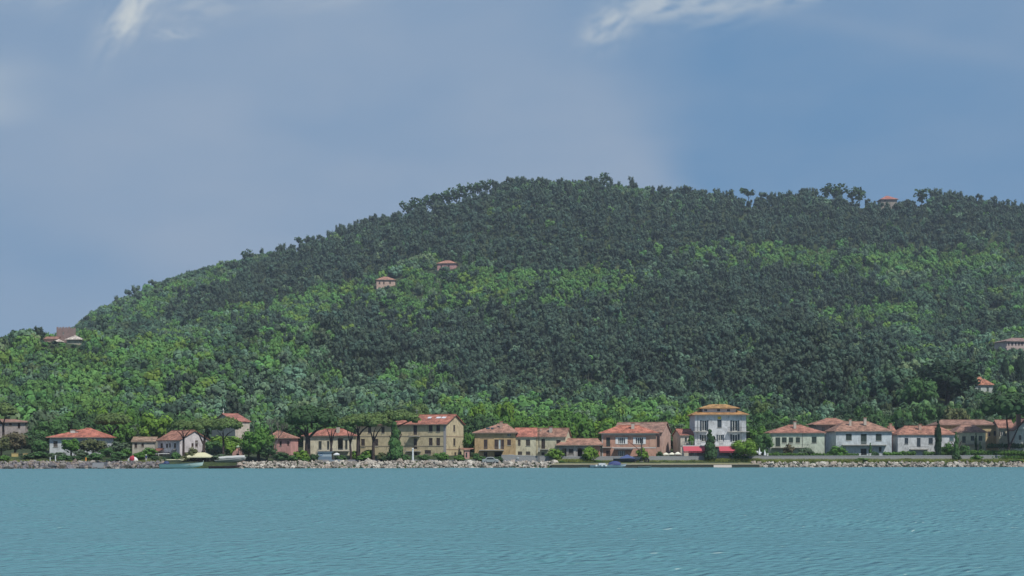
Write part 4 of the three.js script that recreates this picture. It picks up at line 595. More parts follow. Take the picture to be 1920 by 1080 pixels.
const CROWN = [0, 1, 2, 3, 4, 5].map(i => leafGeo(100 + i, roundBlobs(40 + i, 9 + i % 3), 900, .15)), CROWNFINE = [0, 1].map(i => leafGeo(150 + i, roundBlobs(60 + i, 14), 2000, .1)), SHRUB = [0, 1, 2].map(i => leafGeo(200 + i, roundBlobs(80 + i, 7, .25), 520, .2)), CONE = leafGeo(300, [0, 1, 2, 3, 4, 5, 6].map(i => ({ x: .1 * Math.sin(i * 2), y: -.8 + i * .26, z: .1 * Math.cos(i * 3), r: .62 - i * .075, s: .7 })), 1100, .16);
const CYPRESS = leafGeo(310, [0, 1, 2, 3, 4, 5, 6, 7, 8].map(i => ({ x: .08 * Math.sin(i * 2.1), y: -.92 + i * .23, z: .08 * Math.cos(i * 1.7), r: (i < 2 ? .75 : i > 6 ? .9 - (i - 5) * .2 : .9) * .95, s: .22 })), 1500, .22, { out: .7, tall: .6 });
const TRUNK = merge([limb(V(0, 0, 0), V(.02, .5, .02), .05, .035), limb(V(.02, .48, .02), V(.16, .85, .08), .03, .012), limb(V(.02, .46, .02), V(-.15, .8, -.05), .028, .012), limb(V(.02, .5, .02), V(.0, .95, .03), .025, .01)]);
function tree(name, label, category, X, d, H, W, leaf, group, { geo, low = .12, trunkMat = bark, turn = 0 } = {}) {
  const y = land(X, d), o = thing(name, label, category, V(X, y - .1, -d), group);
  const t = part('trunk', TRUNK, trunkMat, o); t.scale.set(H, H * .8, H);
  const c = part('crown', geo, LEAF[leaf], o); c.position.y = H * (1 + low) / 2; c.scale.set(W / 2, H * (1 - low) / 2 * 1.08, W / 2); c.rotation.y = turn;
  return o;
}
const rp = mulberry(909);
function plant(kind, px, top, wpx, d, leaf, label, name, bottom) {
  d = Math.max(d, dS(px, 5)); const X = (px - CX) / F * d, y = land(X, d), H = EYE + (HORIZON - top) / F * d - y, W = wpx / F * d, g = rp;
  if (kind === 'shrub') { const o = thing(name || 'shrub', label, 'shrub', V(X, y - .15, -d)); const y0 = bottom ? EYE + (HORIZON - bottom) / F * d - y : 0, c = part('foliage', SHRUB[Math.floor(g() * 3)], LEAF[leaf], o); c.position.y = (H + y0) / 2 * .96; c.scale.set(W / 2, Math.max(.4, (H - y0) * .56), Math.min(W / 2, 2.5)); c.rotation.y = g() * 6; part('stem', limb(V(0, 0, 0), V(0, H * .5, 0), .08, .04), bark, o); return o; }
  if (kind === 'cypress') { const o = thing('cypress_tree', label, 'tree', V(X, y - .1, -d)); part('trunk', limb(V(0, 0, 0), V(0, H * .5, 0), .16, .08), bark, o); const c = part('crown', CYPRESS, LEAF.dark, o); c.position.y = H * .53; c.scale.set(W / 2, H * .47, W / 2); return o; }
  if (kind === 'cone') return tree(name || 'broadleaf_tree', label, 'tree', X, d, H, W, leaf, null, { geo: CONE, low: .15 });
  return tree(name || 'broadleaf_tree', label, 'tree', X, d, H, W, leaf, null, { geo: kind === 'fine' ? CROWNFINE[Math.floor(g() * 2)] : CROWN[Math.floor(g() * 6)], low: .1, turn: g() * 6 });
}
function umbrella(px, c0, c1, top, bot, d, label, { fork = 0, leaf = 'pine', lean = 0, thick = .32 } = {}) {
  d = Math.max(d, dS(px, 7.5)); const k = d / F, X = (px - CX) * k, y = land(X, d), o = thing('umbrella_pine', label, 'tree', V(X, y - .1, -d)), r = mulberry(Math.floor(px * 7) + 3), Y = py => EYE + (HORIZON - py) / F * d - y;
  const x0 = (c0 - px) * k, x1 = (c1 - px) * k, R = (x1 - x0) / 2, cx = (x0 + x1) / 2, yt = Y(top), yb = Y(bot), yc = (yt + yb) / 2, th = (yt - yb) / 2, blobs = [];
  for (let i = 0; i < 22; i++) { const a = i * 2.4, q = Math.sqrt((i + .4) / 22) * .8, br = R * (.24 + .1 * r()); blobs.push({ x: cx + q * R * Math.cos(a), y: yb + th * .7 + th * (1 - q * q) * .75 + (r() - .5) * th * .3, z: q * R * Math.sin(a), r: br, s: Math.min(.95, th * .72 / br) }); }
  part('crown', leafGeo(Math.floor(px) + 5000, blobs, 2600, R * .1, { flat: 1, out: .68, jitter: .3, core: .78 }), LEAF[leaf], o);
  const g = [], split = fork ? yb * fork : yb * .82, b = V(lean * .5, split, 0), m = V(lean * .2 + (r() - .5) * .2, split * .5, 0);
  g.push(limb(V(0, 0, 0), m, thick * 1.15, thick), limb(m, b, thick, thick * .85));
  const nb = fork ? 3 : 5; for (let i = 0; i < nb; i++) { const a = i / nb * 6.28 + .4, e = V(cx + R * .55 * Math.cos(a) * (fork ? .7 : 1), yb + th * .5, R * .5 * Math.sin(a)), h = b.clone().lerp(e, .5); h.y += (e.y - b.y) * .12; h.x += (r() - .5) * .5; g.push(limb(b, h, thick * (fork ? .62 : .45), thick * .36), limb(h, e, thick * .36, thick * .16)); }
  part('trunk', merge(g), pinebark, o); return o;
}
umbrella(209, 173, 242, 773, 806, 366, 'umbrella pine with flat crown right of the white red-roofed house', { thick: .4 });
umbrella(6, -48, 34, 756, 786, 405, 'umbrella pine over the house at the left edge', { thick: .35 });
umbrella(344, 320, 370, 786, 813, 346, 'left one of three umbrella pines by the white gabled house', { thick: .3, leaf: 'pine' });
umbrella(382, 352, 408, 784, 815, 347, 'forked middle one of three umbrella pines by the white gabled house', { fork: .62, thick: .42 });
umbrella(419, 393, 455, 782, 814, 346, 'right one of three umbrella pines by the white gabled house', { thick: .26 });
umbrella(577, 532, 634, 761, 812, 349, 'largest umbrella pine with a thick dark trunk left of the cream porch house', { thick: .72, leaf: 'deep' });
umbrella(621, 596, 648, 778, 812, 347.5, 'forked umbrella pine in front of the cream porch house', { fork: .5, thick: .36, leaf: 'pine' });
umbrella(658, 630, 690, 776, 812, 348.5, 'leaning umbrella pine beside the porch columns of the cream house', { fork: .6, thick: .3, lean: -.4 });
umbrella(672, 650, 706, 775, 806, 350, 'straight trunked umbrella pine between porch house and yellow house', { thick: .5 });
umbrella(700, 672, 738, 774, 808, 349, 'umbrella pine in front of the left end of the yellow house', { fork: .66, thick: .38 });
umbrella(735, 712, 786, 769, 797, 354, 'umbrella pine whose flat crown overlaps the yellow house roof', { thick: .3 });
umbrella(1891, 1836, 1965, 736, 792, 380, 'tall umbrella pine with paired trunks at the right edge', { fork: .35, thick: .42, lean: .3, leaf: 'deep' });

const list = [
  ['fine', 95, 776, 74, 372, 'mid', 'large round glossy green tree behind the white red-roofed house'], ['round', 28, 806, 56, 358, 'brown', 'brownish olive tree at the left edge above the yellow garden wall'], ['round', 60, 806, 50, 363, 'deep', 'dark tree left of the white red-roofed house'], ['round', 76, 820, 34, 351, 'mid', 'mid green tree at the left corner of the white red-roofed house'], ['round', 2, 815, 40, 352, 'olive', 'olive green tree cut off by the left edge'],
  ['round', 133, 817, 44, 347, 'bright', 'green tree in front of the chimney of the red-roofed house'], ['round', 174, 819, 60, 348, 'olive', 'tall brownish tree hiding the right end of the red-roofed house'], ['shrub', 150, 842, 34, 345, 'greygreen', 'grey-green shrub under the window of the red-roofed house'], ['shrub', 110, 846, 40, 343, 'greygreen', 'grey-green shrub left below the red-roofed house'], ['shrub', 75, 845, 36, 344, 'mid', 'green shrub right of the yellow garden wall'], ['shrub', 8, 852, 26, 336.5, 'bright', 'bright green shrub at the waterline on the left edge'],
  ['round', 226, 824, 44, 354, 'greygreen', 'pale grey-green tree left of the small cottage'], ['shrub', 200, 838, 36, 348, 'mid', 'green shrub under the umbrella pine of the red-roofed house'], ['shrub', 212, 857, 34, 338.5, 'deep', 'low dark green shrub on the rocks left of the red tent'], ['shrub', 238, 840, 26, 347, 'bright', 'light green shrub behind the red tent'], ['shrub', 281, 838, 34, 349, 'bright', 'light green shrub between cottage and gabled house'], ['shrub', 290, 853, 20, 344, 'deep', 'small dark shrub left of the pergola'],
  ['shrub', 362, 838, 30, 345, 'olive', 'olive shrub under the white gable'], ['shrub', 330, 846, 22, 344, 'mid', 'green shrub at the outdoor stair'], ['round', 425, 812, 66, 372, 'lime', 'bright yellow-green tree right of the white gabled house'], ['shrub', 408, 836, 34, 352, 'greygreen', 'grey-green shrub behind the cream canopy'], ['shrub', 436, 828, 36, 356, 'lime', 'yellow-green shrub behind the brick oven'],
  ['fine', 484, 795, 66, 347, 'bright', 'large leafy green tree right of the brick oven'], ['round', 500, 826, 40, 346, 'deep', 'dark tree under the leafy green tree by the pink house'], ['shrub', 566, 842, 34, 347, 'lime', 'bright green hedge-like shrub right of the pink house'], ['shrub', 545, 852, 30, 341, 'mid', 'green shrub in front of the pink house'], ['shrub', 588, 849, 22, 341, 'deep', 'upright dark shrub left of the blue kiosk'], ['shrub', 572, 857, 30, 338, 'bright', 'low green shrub on the rocks below the big pine'],
  ['shrub', 690, 841, 34, 353, 'lime', 'bright green shrub under the pines by the yellow house'], ['shrub', 664, 843, 20, 352, 'lime', 'bright shrub between the trunks right of the porch'], ['shrub', 716, 846, 26, 350, 'olive', 'olive shrub at the left end of the yellow house'], ['cone', 741, 788, 46, 346, 'mid', 'dense leafy tree in front of the yellow three storey house'], ['shrub', 691, 858, 14, 341, 'olive', 'small olive shrub on the rocks left of the white column'], ['shrub', 757, 850, 26, 350, 'mid', 'shrub at the foot of the dense leafy tree'], ['shrub', 795, 850, 30, 352, 'mid', 'shrub under the balcony of the yellow house'], ['shrub', 828, 846, 34, 353, 'bright', 'wide shrub at the right corner of the yellow house'], ['shrub', 752, 863, 16, 341, 'olive', 'small shrub on the rocks right of the dense leafy tree'],
  ['shrub', 860, 852, 26, 345, 'bright', 'grassy green shrub in front of the pink annexe'], ['shrub', 903, 854, 24, 345, 'mid', 'rounded shrub in front of the silver car'], ['shrub', 893, 848, 16, 356, 'mid', 'shrub at the left corner of the ochre house'], ['shrub', 1040, 840, 42, 358, 'lime', 'bright green dome shrub in front of the weathered roof terrace house'], ['shrub', 1107, 836.5, 36, 357, 'lime', 'bright green round tree-like shrub between low porch house and salmon house'], ['shrub', 1203, 838.5, 27, 361, 'lime', 'yellow-green shrub behind the boat crane'], ['shrub', 1238, 845, 18, 366, 'deep', 'dark shrub at the right corner of the salmon house'],
  ['round', 1268, 812, 42, 392, 'deep', 'dark tree between the pink gable and the villa annexe'], ['cone', 1332, 803, 40, 363.5, 'deep', 'dark pointed tree in front of the red awning of the villa'], ['fine', 1395, 819, 54, 365, 'lime', 'bright yellow-green tree in front of the right end of the red awning'], ['round', 1432, 806, 38, 377, 'mid', 'round tree between the villa and the pale green house'], ['round', 1420, 792, 40, 392, 'bright', 'light green tree behind the right balcony of the villa'], ['shrub', 1296, 814, 14, 369.2, 'bright', 'small green potted tree on the villa terrace', 'potted_tree', 834], ['shrub', 1382, 846, 40, 366, 'mid', 'shrub under the bright yellow-green tree'],
  ['shrub', 1480, 831, 24, 374, 'brown', 'reddish brown shrub under the pale green house balcony'], ['shrub', 1512, 838, 36, 374, 'greygreen', 'grey-green shrub right of the reddish brown shrub'], ['shrub', 1455, 846, 24, 374, 'mid', 'shrub at the left corner of the pale green house'], ['shrub', 1570, 835, 44, 375, 'bright', 'bright green pergola-like shrub between the pale green and pale blue houses'], ['cone', 1632, 829, 12, 376, 'mid', 'slim young tree before the balcony of the pale blue house'], ['shrub', 1640, 845, 22, 376, 'deep', 'dark shrub right of the slim young tree'], ['shrub', 1617, 857, 50, 371, 'bright', 'wide low green shrub in front of the sea wall below the pale blue house'], ['shrub', 1833, 852, 26, 375, 'bright', 'round green shrub in front of the sea wall near the right end'], ['cone', 1793, 808, 20, 375.5, 'mid', 'thin leafy tree growing over the sea wall right of the cypress'], ['shrub', 1793, 850, 20, 373, 'deep', 'dark shrub at the foot of the sea wall right of the cypress'],
  ['shrub', 1780, 829, 32, 378, 'bright', 'bright green shrub right of the cypress'], ['shrub', 1808, 833, 30, 379, 'mid', 'green shrub below the cream front wing'], ['cypress', 1759, 787.5, 15, 377, 'dark', 'dark slim cypress in front of the white single storey house'], ['cypress', 1830, 811, 6, 380, 'dark', 'very thin young cypress before the cream front wing'], ['cone', 1838, 827, 14, 379, 'deep', 'dark conical bush right of the thin young cypress'], ['cypress', 1884, 668, 17, hit(1884, 730), 'dark', 'tall dark cypress on the slope beside the orange-roofed house'], ['cypress', 1913, 660, 24, hit(1913, 735), 'dark', 'dark broad cypress at the right edge above the pine'],
  ['fine', 1776, 664, 128, 500, 'dark', 'huge dark round tree on the lower slope left of the orange-roofed house'], ['fine', 1725, 700, 70, 490, 'mid', 'tree against the left side of the huge dark round tree'], ['round', 1793, 752, 52, 425, 'olive', 'brownish round tree behind the long brown roof'], ['round', 1690, 752, 50, 425, 'mid', 'leafy tree behind the narrow pink house'], ['shrub', 1240, 863, 40, 364, 'mid', 'flat green shrub at the foot of the sea wall right of the tyre'], ['shrub', 1297, 860, 30, 366, 'mid', 'low shrub in front of the sea wall below the villa'], ['shrub', 1120, 862, 20, 356.5, 'bright', 'small shrub on the quay left of the blue tarpaulin boat'], ['shrub', 1050, 864, 30, 354, 'bright', 'low grassy shrub where the pale rocks meet the quay'],
  ['shrub', 52, 850, 30, 342, 'deep', 'dark shrub left of the white bank posts'], ['shrub', 122, 852, 34, 340, 'mid', 'green shrub right of the white bank posts'], ['shrub', 144, 853, 30, 341, 'deep', 'dark shrub left of the orange marker post'], ['shrub', 180, 848, 44, 342, 'mid', 'wide green shrub above the stone landing stage'], ['shrub', 224, 846, 40, 345, 'mid', 'green shrub left of the red and white tent'], ['shrub', 262, 846, 32, 345, 'bright', 'light green shrub below the small cottage'], ['shrub', 310, 856, 26, 342, 'deep', 'low dark shrub in front of the pergola'], ['shrub', 345, 853, 24, 343, 'olive', 'low olive shrub left of the cream canopy'], ['shrub', 412, 850, 40, 345, 'greygreen', 'grey-green shrub right of the cream canopy'], ['round', 400, 822, 40, 358, 'mid', 'mid green tree right of the white gable'], ['round', 466, 826, 34, 352, 'mid', 'green tree behind the brick oven'], ['shrub', 530, 846, 40, 346, 'deep', 'dark shrub under the bare grey tree'], ['shrub', 640, 852, 22, 351, 'mid', 'small green shrub right of the white parasol'], ['shrub', 682, 850, 34, 350, 'bright', 'light shrub between the straight pine trunks'], ['shrub', 724, 852, 24, 349, 'deep', 'dark shrub left of the dense leafy tree'], ['round', 880, 806, 26, 374, 'bright', 'light green tree between the yellow and ochre houses'], ['shrub', 935, 854, 20, 353, 'deep', 'dark shrub right of the silver car'], ['shrub', 1430, 838, 26, 376, 'mid', 'green shrub behind the closed white parasols'], ['shrub', 1700, 858, 40, 374, 'olive', 'low olive shrub on the bank below the white single storey house'], ['shrub', 1900, 860, 50, 376, 'bright', 'low green shrub on the bank at the right edge'], ['shrub', 1500, 860, 44, 372, 'olive', 'low olive shrub on the bank below the pale green house'],
];
for (const [kind, px, top, w, d, leaf, label, name, bottom] of list) plant(kind, px, top, w, d, leaf, label, name, bottom);
{ // the bare grey tree
  const d = 351, X = (516 - CX) / F * d, y = land(X, d), o = thing('bare_tree', 'bare grey leafless tree in front of the pink house', 'tree', V(X, y - .1, -d)), r = mulberry(61), g = [];
  const grow = (p, dir, L, rad, n) => { const e = p.clone().addScaledVector(dir, L); g.push(limb(p, e, rad, rad * .7, 5)); if (n) for (let i = 0; i < 3; i++) grow(e, dir.clone().add(V((r() - .5) * 1.2, .15 + r() * .2, (r() - .5) * 1.2)).normalize(), L * (.62 + .2 * r()), rad * .62, n - 1); };
  grow(V(0, 0, 0), V(.03, 1, 0), 3.6, .2, 0); grow(V(.1, 3.5, 0), V(-.25, 1, .1).normalize(), 2.4, .14, 4); grow(V(.1, 3.4, 0), V(.3, 1, -.1).normalize(), 2.2, .12, 4); part('branches', merge(g), greybark, o);
}
function hedge(px0, px1, top, bot, d, leaf, label) {
  const k = d / F, X = ((px0 + px1) / 2 - CX) * k, y = land(X, d), w = (px1 - px0) * k, h = EYE + (HORIZON - top) / F * d - y, o = thing('hedge', label, 'hedge', V(X, y - .05, -d), 'clipped hedges'), r = mulberry(px0 | 0), blobs = [], n = Math.ceil(w / .9);
  for (let i = 0; i < n; i++) for (const q of [0, 1]) blobs.push({ x: -w / 2 + (i + .5) * w / n, y: h * (q ? .72 : .3) + (r() - .5) * .15, z: (r() - .5) * .3, r: .62 + .1 * r(), s: Math.min(1.2, h * .42) });
  part('foliage', leafGeo(px0 | 0, blobs, n * 90, .3, { core: .85, out: .7 }), LEAF[leaf], o);
}
hedge(1436, 1540, 848.5, 855, 373, 'hedge', 'long clipped hedge below the pale green house'); hedge(1542, 1612, 849, 855, 374, 'hedge', 'clipped hedge between the pale green and the pale blue house'); hedge(1656, 1690, 846.5, 854, 376.5, 'bright', 'short hedge right of the gate pillars'); hedge(1690, 1716, 845, 853, 377, 'hedge', 'clipped hedge under the left window of the white single storey house'); hedge(1732, 1778, 845.5, 853, 377.5, 'hedge', 'clipped hedge at the foot of the cypress'); hedge(1801, 1962, 842.5, 852, 378, 'hedge', 'longest clipped hedge along the sea wall at the right edge'); hedge(1851, 1925, 826, 842, 382, 'deep', 'tall rounded hedge behind the long hedge at the right edge');

// wild wood: which kind of tree grows where on the hill, as ellipses in the picture [x, y, rx, ry, turn, weight]
const stands = {
  pine: [[640, 490, 240, 42, -18, 1.5], [1020, 440, 260, 72, 4, 1.5], [1330, 425, 330, 52, 3, 1.9], [1700, 425, 300, 48, 2, 1.9], [1150, 655, 370, 82, 0, 1.9], [690, 640, 95, 75, 8, 1.5], [1410, 565, 210, 58, 0, 1.4], [1460, 690, 170, 70, 0, 1.5], [850, 520, 45, 35, 0, .9], [500, 660, 60, 50, 0, .5], [480, 540, 160, 30, -18, 1.1]],
  bright: [[1320, 478, 95, 22, 0, 3], [1460, 480, 90, 20, 0, 2.6], [1590, 492, 140, 24, -4, 2.6], [1750, 490, 120, 24, 0, 2.2], [950, 545, 150, 40, 4, 1.6], [700, 600, 160, 30, -4, 1.2], [480, 590, 90, 30, -14, 1.2], [1095, 540, 90, 34, 0, 1.4], [780, 562, 170, 36, -3, 1.3], [590, 582, 140, 36, -8, 1.0], [520, 640, 55, 50, 0, 1.1], [345, 690, 110, 60, 0, .9], [150, 700, 150, 60, 0, 1.0], [60, 755, 120, 50, 0, .8], [775, 716, 70, 28, 0, 2.2], [1640, 595, 90, 30, 0, 1.5], [945, 398, 26, 8, 0, 3], [1845, 472, 40, 18, 0, 1.3], [770, 518, 45, 14, 0, 1.4], [960, 792, 130, 26, 0, 1.1], [1160, 792, 120, 22, 0, 1.2], [230, 770, 90, 40, 0, .8], [320, 560, 120, 24, -20, .7], [1560, 640, 60, 40, 0, .8]],
  dark: [[330, 590, 150, 28, -20, 1.0], [230, 625, 90, 30, -10, .9], [420, 660, 60, 50, 0, .8], [1780, 600, 160, 90, 0, .7], [1600, 730, 150, 60, 0, .7], [560, 600, 60, 40, 0, .9], [1180, 745, 420, 24, 0, .8], [900, 720, 120, 40, 0, .5], [60, 720, 40, 30, 0, .8], [450, 480, 160, 20, -16, .9]],
};
const stretch = Object.fromEntries(Object.entries(stands).map(([k, l]) => [k, l.map(([x, y, a, b, t, w]) => [x, y, a, b, Math.cos(rad(t)), Math.sin(rad(t)), w])]));
function kindAt(px, py, X, d, r) {
  const w = { pine: .05, bright: .22, mid: .8, dark: .34 }, jx = px + 26 * perlin.noise(X / 18, d / 18, 2), jy = py + 12 * perlin.noise(X / 18, d / 18, 6);
  for (const k in stretch) for (const [x, y, a, b, c, s, g] of stretch[k]) { const dx = jx - x, dy = jy - y, u = (dx * c + dy * s) / a, v = (-dx * s + dy * c) / b, q = u * u + v * v; if (q < 2.2) w[k] += 3.6 * g * Math.exp(-q * q * 1.1); }
  w.pine *= Math.max(.15, 1 + 1.6 * perlin.noise(X / 45, d / 45, 31)); w.bright *= Math.max(.2, 1 + 1.3 * perlin.noise(X / 38, d / 38, 41)); w.dark *= Math.max(.2, 1 + 1.6 * perlin.noise(X / 30, d / 30, 51));
  let t = r() * (w.pine + w.bright + w.mid + w.dark); for (const k in w) { t -= w[k]; if (t <= 0) return k; } return 'mid';
}
const isClear = (X, z, m = 0) => clearings.some(([x, c, r]) => (X - x) ** 2 + (z - c) ** 2 < (r + m) ** 2);
const pr = (X, y, d) => [CX + F * X / d, HORIZON - F * (y - EYE) / d];
const views = [[-10, 48, 803, 418], [704, 744, 534, dVilla], [818, 857, 499, dUpper], [80, 152, 646, dFort], [1824, 1866, 737, hit(1845, 740)], [1886, 1930, 647, hit(1905, 660)], [1640, 1694, 376, dTop], [1208, 1218, 607, 9999], [408, 470, 795, 425], [1735, 1822, 735, 500]];   // open ground in front of the hill houses
const hides = (X, y, d, H, W) => { const [px, py] = pr(X, y + H, d), hw = W / 2 * F / d; return views.some(([a, b, base, dd]) => dd < 9000 && d < dd && px > a - hw && px < b + hw && py < base); };

clearings.push([(1776 - CX) / F * 500, -500, 11]);
// the nearest trees of the wood, one by one
{
  const r = mulberry(4242), found = [];
  for (let s = 33; s < 98; s += 8.6) for (let X0 = -172; X0 < 205; X0 += 8.4) {
    const X = X0 + (r() - .5) * 6, d = shore(X) + s + (r() - .5) * 6, px = CX + F * X / d; if (px < -60 || px > 1980 || isClear(X, -d, 1.5)) { r(); continue; }
    const py = pr(X, land(X, d), d)[1] - 40, kind = kindAt(px, py, X, d, r), H = 7 + 5 * r() + (kind === 'pine' ? 2.5 : 0) + .02 * s, W = kind === 'pine' ? 5 + 2 * r() : 6.5 + 3.5 * r();
    if (hides(X, land(X, d), d, H, W)) continue;
    found.push({ X, d, px, kind, H, W, t: r(), turn: r() * 6, row: s });
  }
  const sectors = [[-99, 'white red-roofed house'], [235, 'white gabled house'], [400, 'roof with the white cross'], [500, 'pink house'], [600, 'cream porch house'], [680, 'long yellow house'], [880, 'ochre house'], [965, 'cream terraced houses'], [1055, 'low porch house'], [1135, 'salmon house'], [1265, 'white villa'], [1425, 'pale green house'], [1555, 'pale blue house'], [1680, 'white single storey house'], [1795, 'long brown roof']];
  const ord = ['first', 'second', 'third', 'fourth', 'fifth', 'sixth', 'seventh', 'eighth', 'ninth', 'tenth', 'eleventh', 'twelfth', 'thirteenth', 'fourteenth', 'fifteenth', 'sixteenth'];
  const look = { pine: ['pine', 'dark pine tree', 'pine_tree'], bright: ['bright', 'bright green tree', 'broadleaf_tree'], mid: ['mid', 'mid green tree', 'broadleaf_tree'], dark: ['deep', 'dark evergreen oak', 'oak_tree'] };
  const count = {};
  found.sort((a, b) => a.px - b.px);
  for (const f of found) {
    const sec = sectors.filter(q => f.px >= q[0]).pop()[1], place = f.row < 52 ? 'just behind' : f.row < 76 ? 'on the slope behind' : 'higher up behind', key = f.kind + sec + place, n = count[key] = (count[key] ?? -1) + 1;
    const [leaf, words, name] = look[f.kind], lf = leaf === 'mid' && f.t > .66 ? 'greygreen' : leaf === 'mid' && f.t < .15 ? 'deep' : leaf === 'bright' && f.t > .6 ? 'lime' : leaf === 'deep' && f.t < .3 ? 'dark' : leaf;
    tree(name, `${ord[n] || 'last'} ${words} from the left ${place} the ${sec}`, 'tree', f.X, f.d, f.H, f.W, lf, 'trees of the wood behind the village', { geo: CROWN[Math.floor(f.t * 5.99)], low: f.kind === 'pine' ? .38 : .08, trunkMat: f.kind === 'pine' ? pinebark : bark, turn: f.turn });
  }
}
// pines that stand out on the ridge
function pineBlobs(seed, flat) { const r = mulberry(seed), l = [], n = flat ? 6 : 9; for (let i = 0; i < n; i++) { const a = i * 2.4 + r(), q = (flat ? .34 : .24) * Math.sqrt(i / n) * (.7 + .6 * r()); l.push({ x: q * Math.cos(a) * (1 - .3 * i / n), y: (flat ? .78 : .42) + (flat ? .14 : .5) * i / n + .05 * r(), z: q * Math.sin(a), r: .13 + .05 * r(), s: flat ? .7 : 1 }); } return l; }
const PINETREE = [0, 1, 2, 3, 4].map(i => leafGeo(700 + i, pineBlobs(30 + i, i > 3), 110, .12, { jitter: .5, core: .55, out: .4 }));
const PINESTEM = merge([limb(V(0, 0, 0), V(.02, .5, 0), .022, .016, 5), limb(V(.02, .5, 0), V(0, .9, .02), .016, .006, 5), limb(V(.02, .5, 0), V(.14, .68, .02), .01, .005, 4), limb(V(.02, .55, 0), V(-.12, .74, .03), .01, .005, 4)]);
const ridge = [[[765, 783, 794, 810, 827, 842, 856, 871, 887, 899, 913], [376, 370, 366, 365, 358, 354, 352, 346, 343, 341, 336], 'pine from the left in the row along the open ridge left of the summit'], [[1549, 1562, 1571, 1597, 1611], [349, 346, 345, 350, 350], 'pine from the left of the clump on the right hand crest']];
const ordn = ['first', 'second', 'third', 'fourth', 'fifth', 'sixth', 'seventh', 'eighth', 'ninth', 'tenth', 'eleventh'];
const ridgeSpots = [];
function ridgePine(px, top, label, g, wk, group) { const d = crestAt(px) - 4, X = (px - CX) / F * d, y = land(X, d), H = clamp(EYE + (HORIZON - top) / F * d - y, 6, 17), o = thing('ridge_pine', label, 'tree', V(X, y - .2, -d), group); part('trunk', PINESTEM, pinebark, o).scale.setScalar(H); const c = part('crown', PINETREE[g], LEAF.deep, o); c.scale.set(H * wk, H, H * wk); c.rotation.y = px; ridgeSpots.push([px, d]); }
for (const [xs, tops, w] of ridge) xs.forEach((px, i) => ridgePine(px, tops[i], `${ordn[i]} ${w}`, i % 4, 1.15, 'pines on the ridge'));
ridgePine(1403, 350, 'lone flat topped pine on the dip of the ridge', 4, 1.3); ridgePine(1133, 325, 'tall pine rising above the summit line', 1, 1.25); ridgePine(562, 446, 'flat topped pine on the left shoulder of the hill', 4, 1.1); ridgePine(460, 468, 'small pine at the outer left end of the ridge', 2, 1.1); ridgePine(1728, 353, 'pine at the left end of the last ridge clump', 0, 1.3);
{ const d = dFort - 2, X = (66 - CX) / F * d; tree('oak_tree', 'dark oak tree left of the castle wing on the spur', 'tree', X, d, 9.5, 10, 'dark', null, { geo: CROWN[2], low: .15 }); }

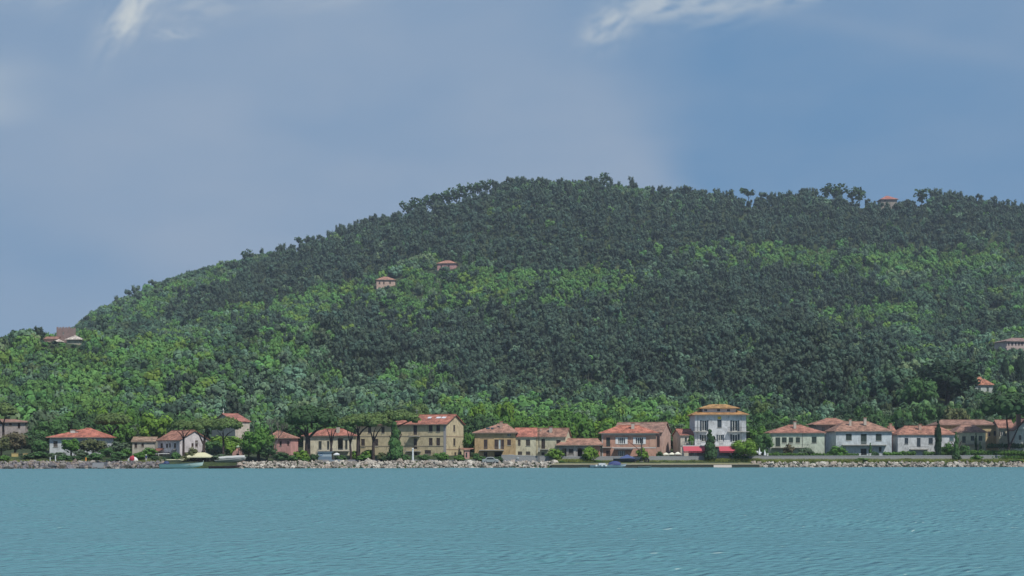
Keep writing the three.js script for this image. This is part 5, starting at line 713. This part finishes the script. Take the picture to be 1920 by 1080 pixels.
// the rest of the wood as one mass
{
  const wood = new THREE.Group(); wood.name = 'hillside_wood'; wood.userData = { kind: 'stuff', label: 'dense mixed wood of pines and broadleaf trees covering the hill', category: 'wood' }; scene.add(wood);
  const tr = [.55, .5, .5], farRound = [0, 1, 2, 3].map(i => leafGeo(800 + i, roundBlobs(90 + i, 8), 260, .22, { out: .74, core: .82 })), kinds = {
    pine: PINETREE.slice(0, 4).map((g, i) => leafGeo(900 + i, pineBlobs(30 + i, i === 3), 130, .1, { jitter: .4, core: .75, out: .72, trunk: [[V(0, 0, 0), V(.01, .8, 0), .02, .008, [2.4, 1.5, 1.9]]] })),
    bright: farRound, mid: farRound, dark: farRound };
  const base = { pine: [.044, .08, .05], bright: [.075, .172, .04], mid: [.06, .138, .052], dark: [.04, .085, .046] };
  const batches = {}, r = mulberry(777), o = new THREE.Object3D();
  let d = 400; let n = 0;
  while (d < 1390) {
    const step = 3.7 + .001 * d, half = d * .36 * 1.1 + 40;
    for (let X0 = -half; X0 < half; X0 += step) {
      const X = X0 + (r() - .5) * step * .95, dd = d + (r() - .5) * step * .95, q = r(), q2 = r(), q3 = r(), q4 = r();
      const near = dd - shore(X) < 95; if (dd - shore(X) < 36 || isClear(X, -dd)) continue;
      const y = land(X, dd), [px, py] = pr(X, y, dd), kind = kindAt(px, py - 8, X, dd, r);
      const lush = .5 + .9 * perlin.noise(X / 33, dd / 33, 21); if (kind !== 'pine' && q > (lush > .6 ? .5 : .8)) continue; if (kind === 'pine' && q > .74) continue;
      const big = .8 + .45 * q2; let H, W;
      if (kind === 'pine') { H = 6.5 + 4 * q2 + 4 * q2 * q2 * q2; W = H * (.56 + .3 * q3); } else { H = (kind === 'dark' ? 5 : 5.2) * big + 2.8 * q3 * q3; W = (3.8 + 3.2 * q3 * q3 + (lush > .6 ? 3.6 : 0)) * (.8 + .45 * q2); if (lush > .6) H += 1.6; }
      const scrub = hides(X, y, dd, H, W * .6); if (near && !scrub) continue; if (scrub) { H = 1.5 + .6 * q3; W = 3.4; }
      const close = ridgeSpots.some(([p, e]) => Math.abs(p - px) < 13 && dd > e - 30); if (close) { if (kind === 'pine') continue; H = Math.min(H, 2.6); W = Math.min(W, 5); }
      if (kind === 'pine' && H < 3) continue;
      const v = Math.floor(q4 * 4), key = kind + v; (batches[key] ??= { kind, v, items: [] }).items.push([X, y, dd, H, W, q, q3]); n++;
    }
    d += step;
  }
  const c = new THREE.Color(), lm = new THREE.MeshStandardMaterial({ color: 0xffffff, vertexColors: true, roughness: .95, side: THREE.DoubleSide });
  for (const { kind, v, items } of Object.values(batches)) {
    const im = new THREE.InstancedMesh(kinds[kind][v], lm, items.length); im.name = { pine: 'pine_wood', bright: 'light_green_wood', mid: 'broadleaf_wood', dark: 'evergreen_wood' }[kind]; im.userData.kind = 'stuff';
    items.forEach(([X, y, dd, H, W, q, q3], i) => {
      if (kind === 'pine') { o.position.set(X, y - .2, -dd); o.scale.set(W, H, W); } else { o.position.set(X, y + H * .44, -dd); o.scale.set(W / 2, H * .68, W / 2); }
      o.rotation.y = q * 40; o.updateMatrix(); im.setMatrixAt(i, o.matrix);
      const b = base[kind], g = perlin.noise(X / 26, dd / 26, 5), k = 1 + .45 * g + .5 * (q3 - .5), h = perlin.noise(X / 9, dd / 9, 15);
      const silver = kind === 'mid' && q3 > .7 ? 1 : 0, warm = kind !== 'pine' && (q * 7.3) % 1 > .85 ? 1 : 0; im.setColorAt(i, c.setRGB(b[0] * k * (1 + .3 * h + .45 * silver + .4 * warm), b[1] * k * (1 + .12 * silver + .08 * warm), b[2] * k * (1 - .25 * h + .7 * silver - .2 * warm)));
    });
    shade(im); wood.add(im);
  }
}
{ // grass on the bank
  const r = mulberry(55), blades = []; for (let i = 0; i < 9; i++) { const a = r() * 6.3, l = .5 + .5 * r(), x = (r() - .5) * .8, z = (r() - .5) * .8, t = V(x + Math.cos(a) * .3, l, z + Math.sin(a) * .3), w = .05; blades.push(x - w, 0, z, x + w, 0, z, t.x, t.y, t.z); }
  const g = new THREE.BufferGeometry(); g.setAttribute('position', new THREE.Float32BufferAttribute(blades, 3)); g.computeVertexNormals();
  const spots = []; for (const [a, b, s0, s1, h, n] of [[1325, 1425, 4.6, 6.8, .85, 1300], [1036, 1110, 4.4, 6.8, .8, 600], [1110, 1325, 5, 6.9, .45, 600], [1425, 1965, 3.2, 6.9, .75, 4200], [540, 600, 4.4, 9, .6, 400], [-40, 300, 4.6, 10, .55, 900], [760, 940, 5, 10, .5, 500]]) for (let i = 0; i < n; i++) { const px = lerp(a, b, r()), d = dS(px, lerp(s0, s1, r())), X = (px - CX) / F * d; spots.push([X, land(X, d) - .05, d, h * (.6 + .7 * r()), r()]); }
  const im = new THREE.InstancedMesh(g, new THREE.MeshStandardMaterial({ color: new THREE.Color().setRGB(.2, .24, .06), roughness: .95, side: THREE.DoubleSide }), spots.length), o = new THREE.Object3D(), c = new THREE.Color();
  spots.forEach(([X, y, d, h, q], i) => { o.position.set(X, y, -d); o.scale.set(1.2, h, 1.2); o.rotation.y = q * 9; o.updateMatrix(); im.setMatrixAt(i, o.matrix); im.setColorAt(i, c.setRGB(.75 + .4 * q, .85 + .2 * q, .8)); });
  im.name = 'bank_grass'; im.userData = { kind: 'stuff', label: 'rough yellow-green grass along the foot of the sea wall', category: 'grass' }; scene.add(shade(im));
}

renderer.render(scene, camera);
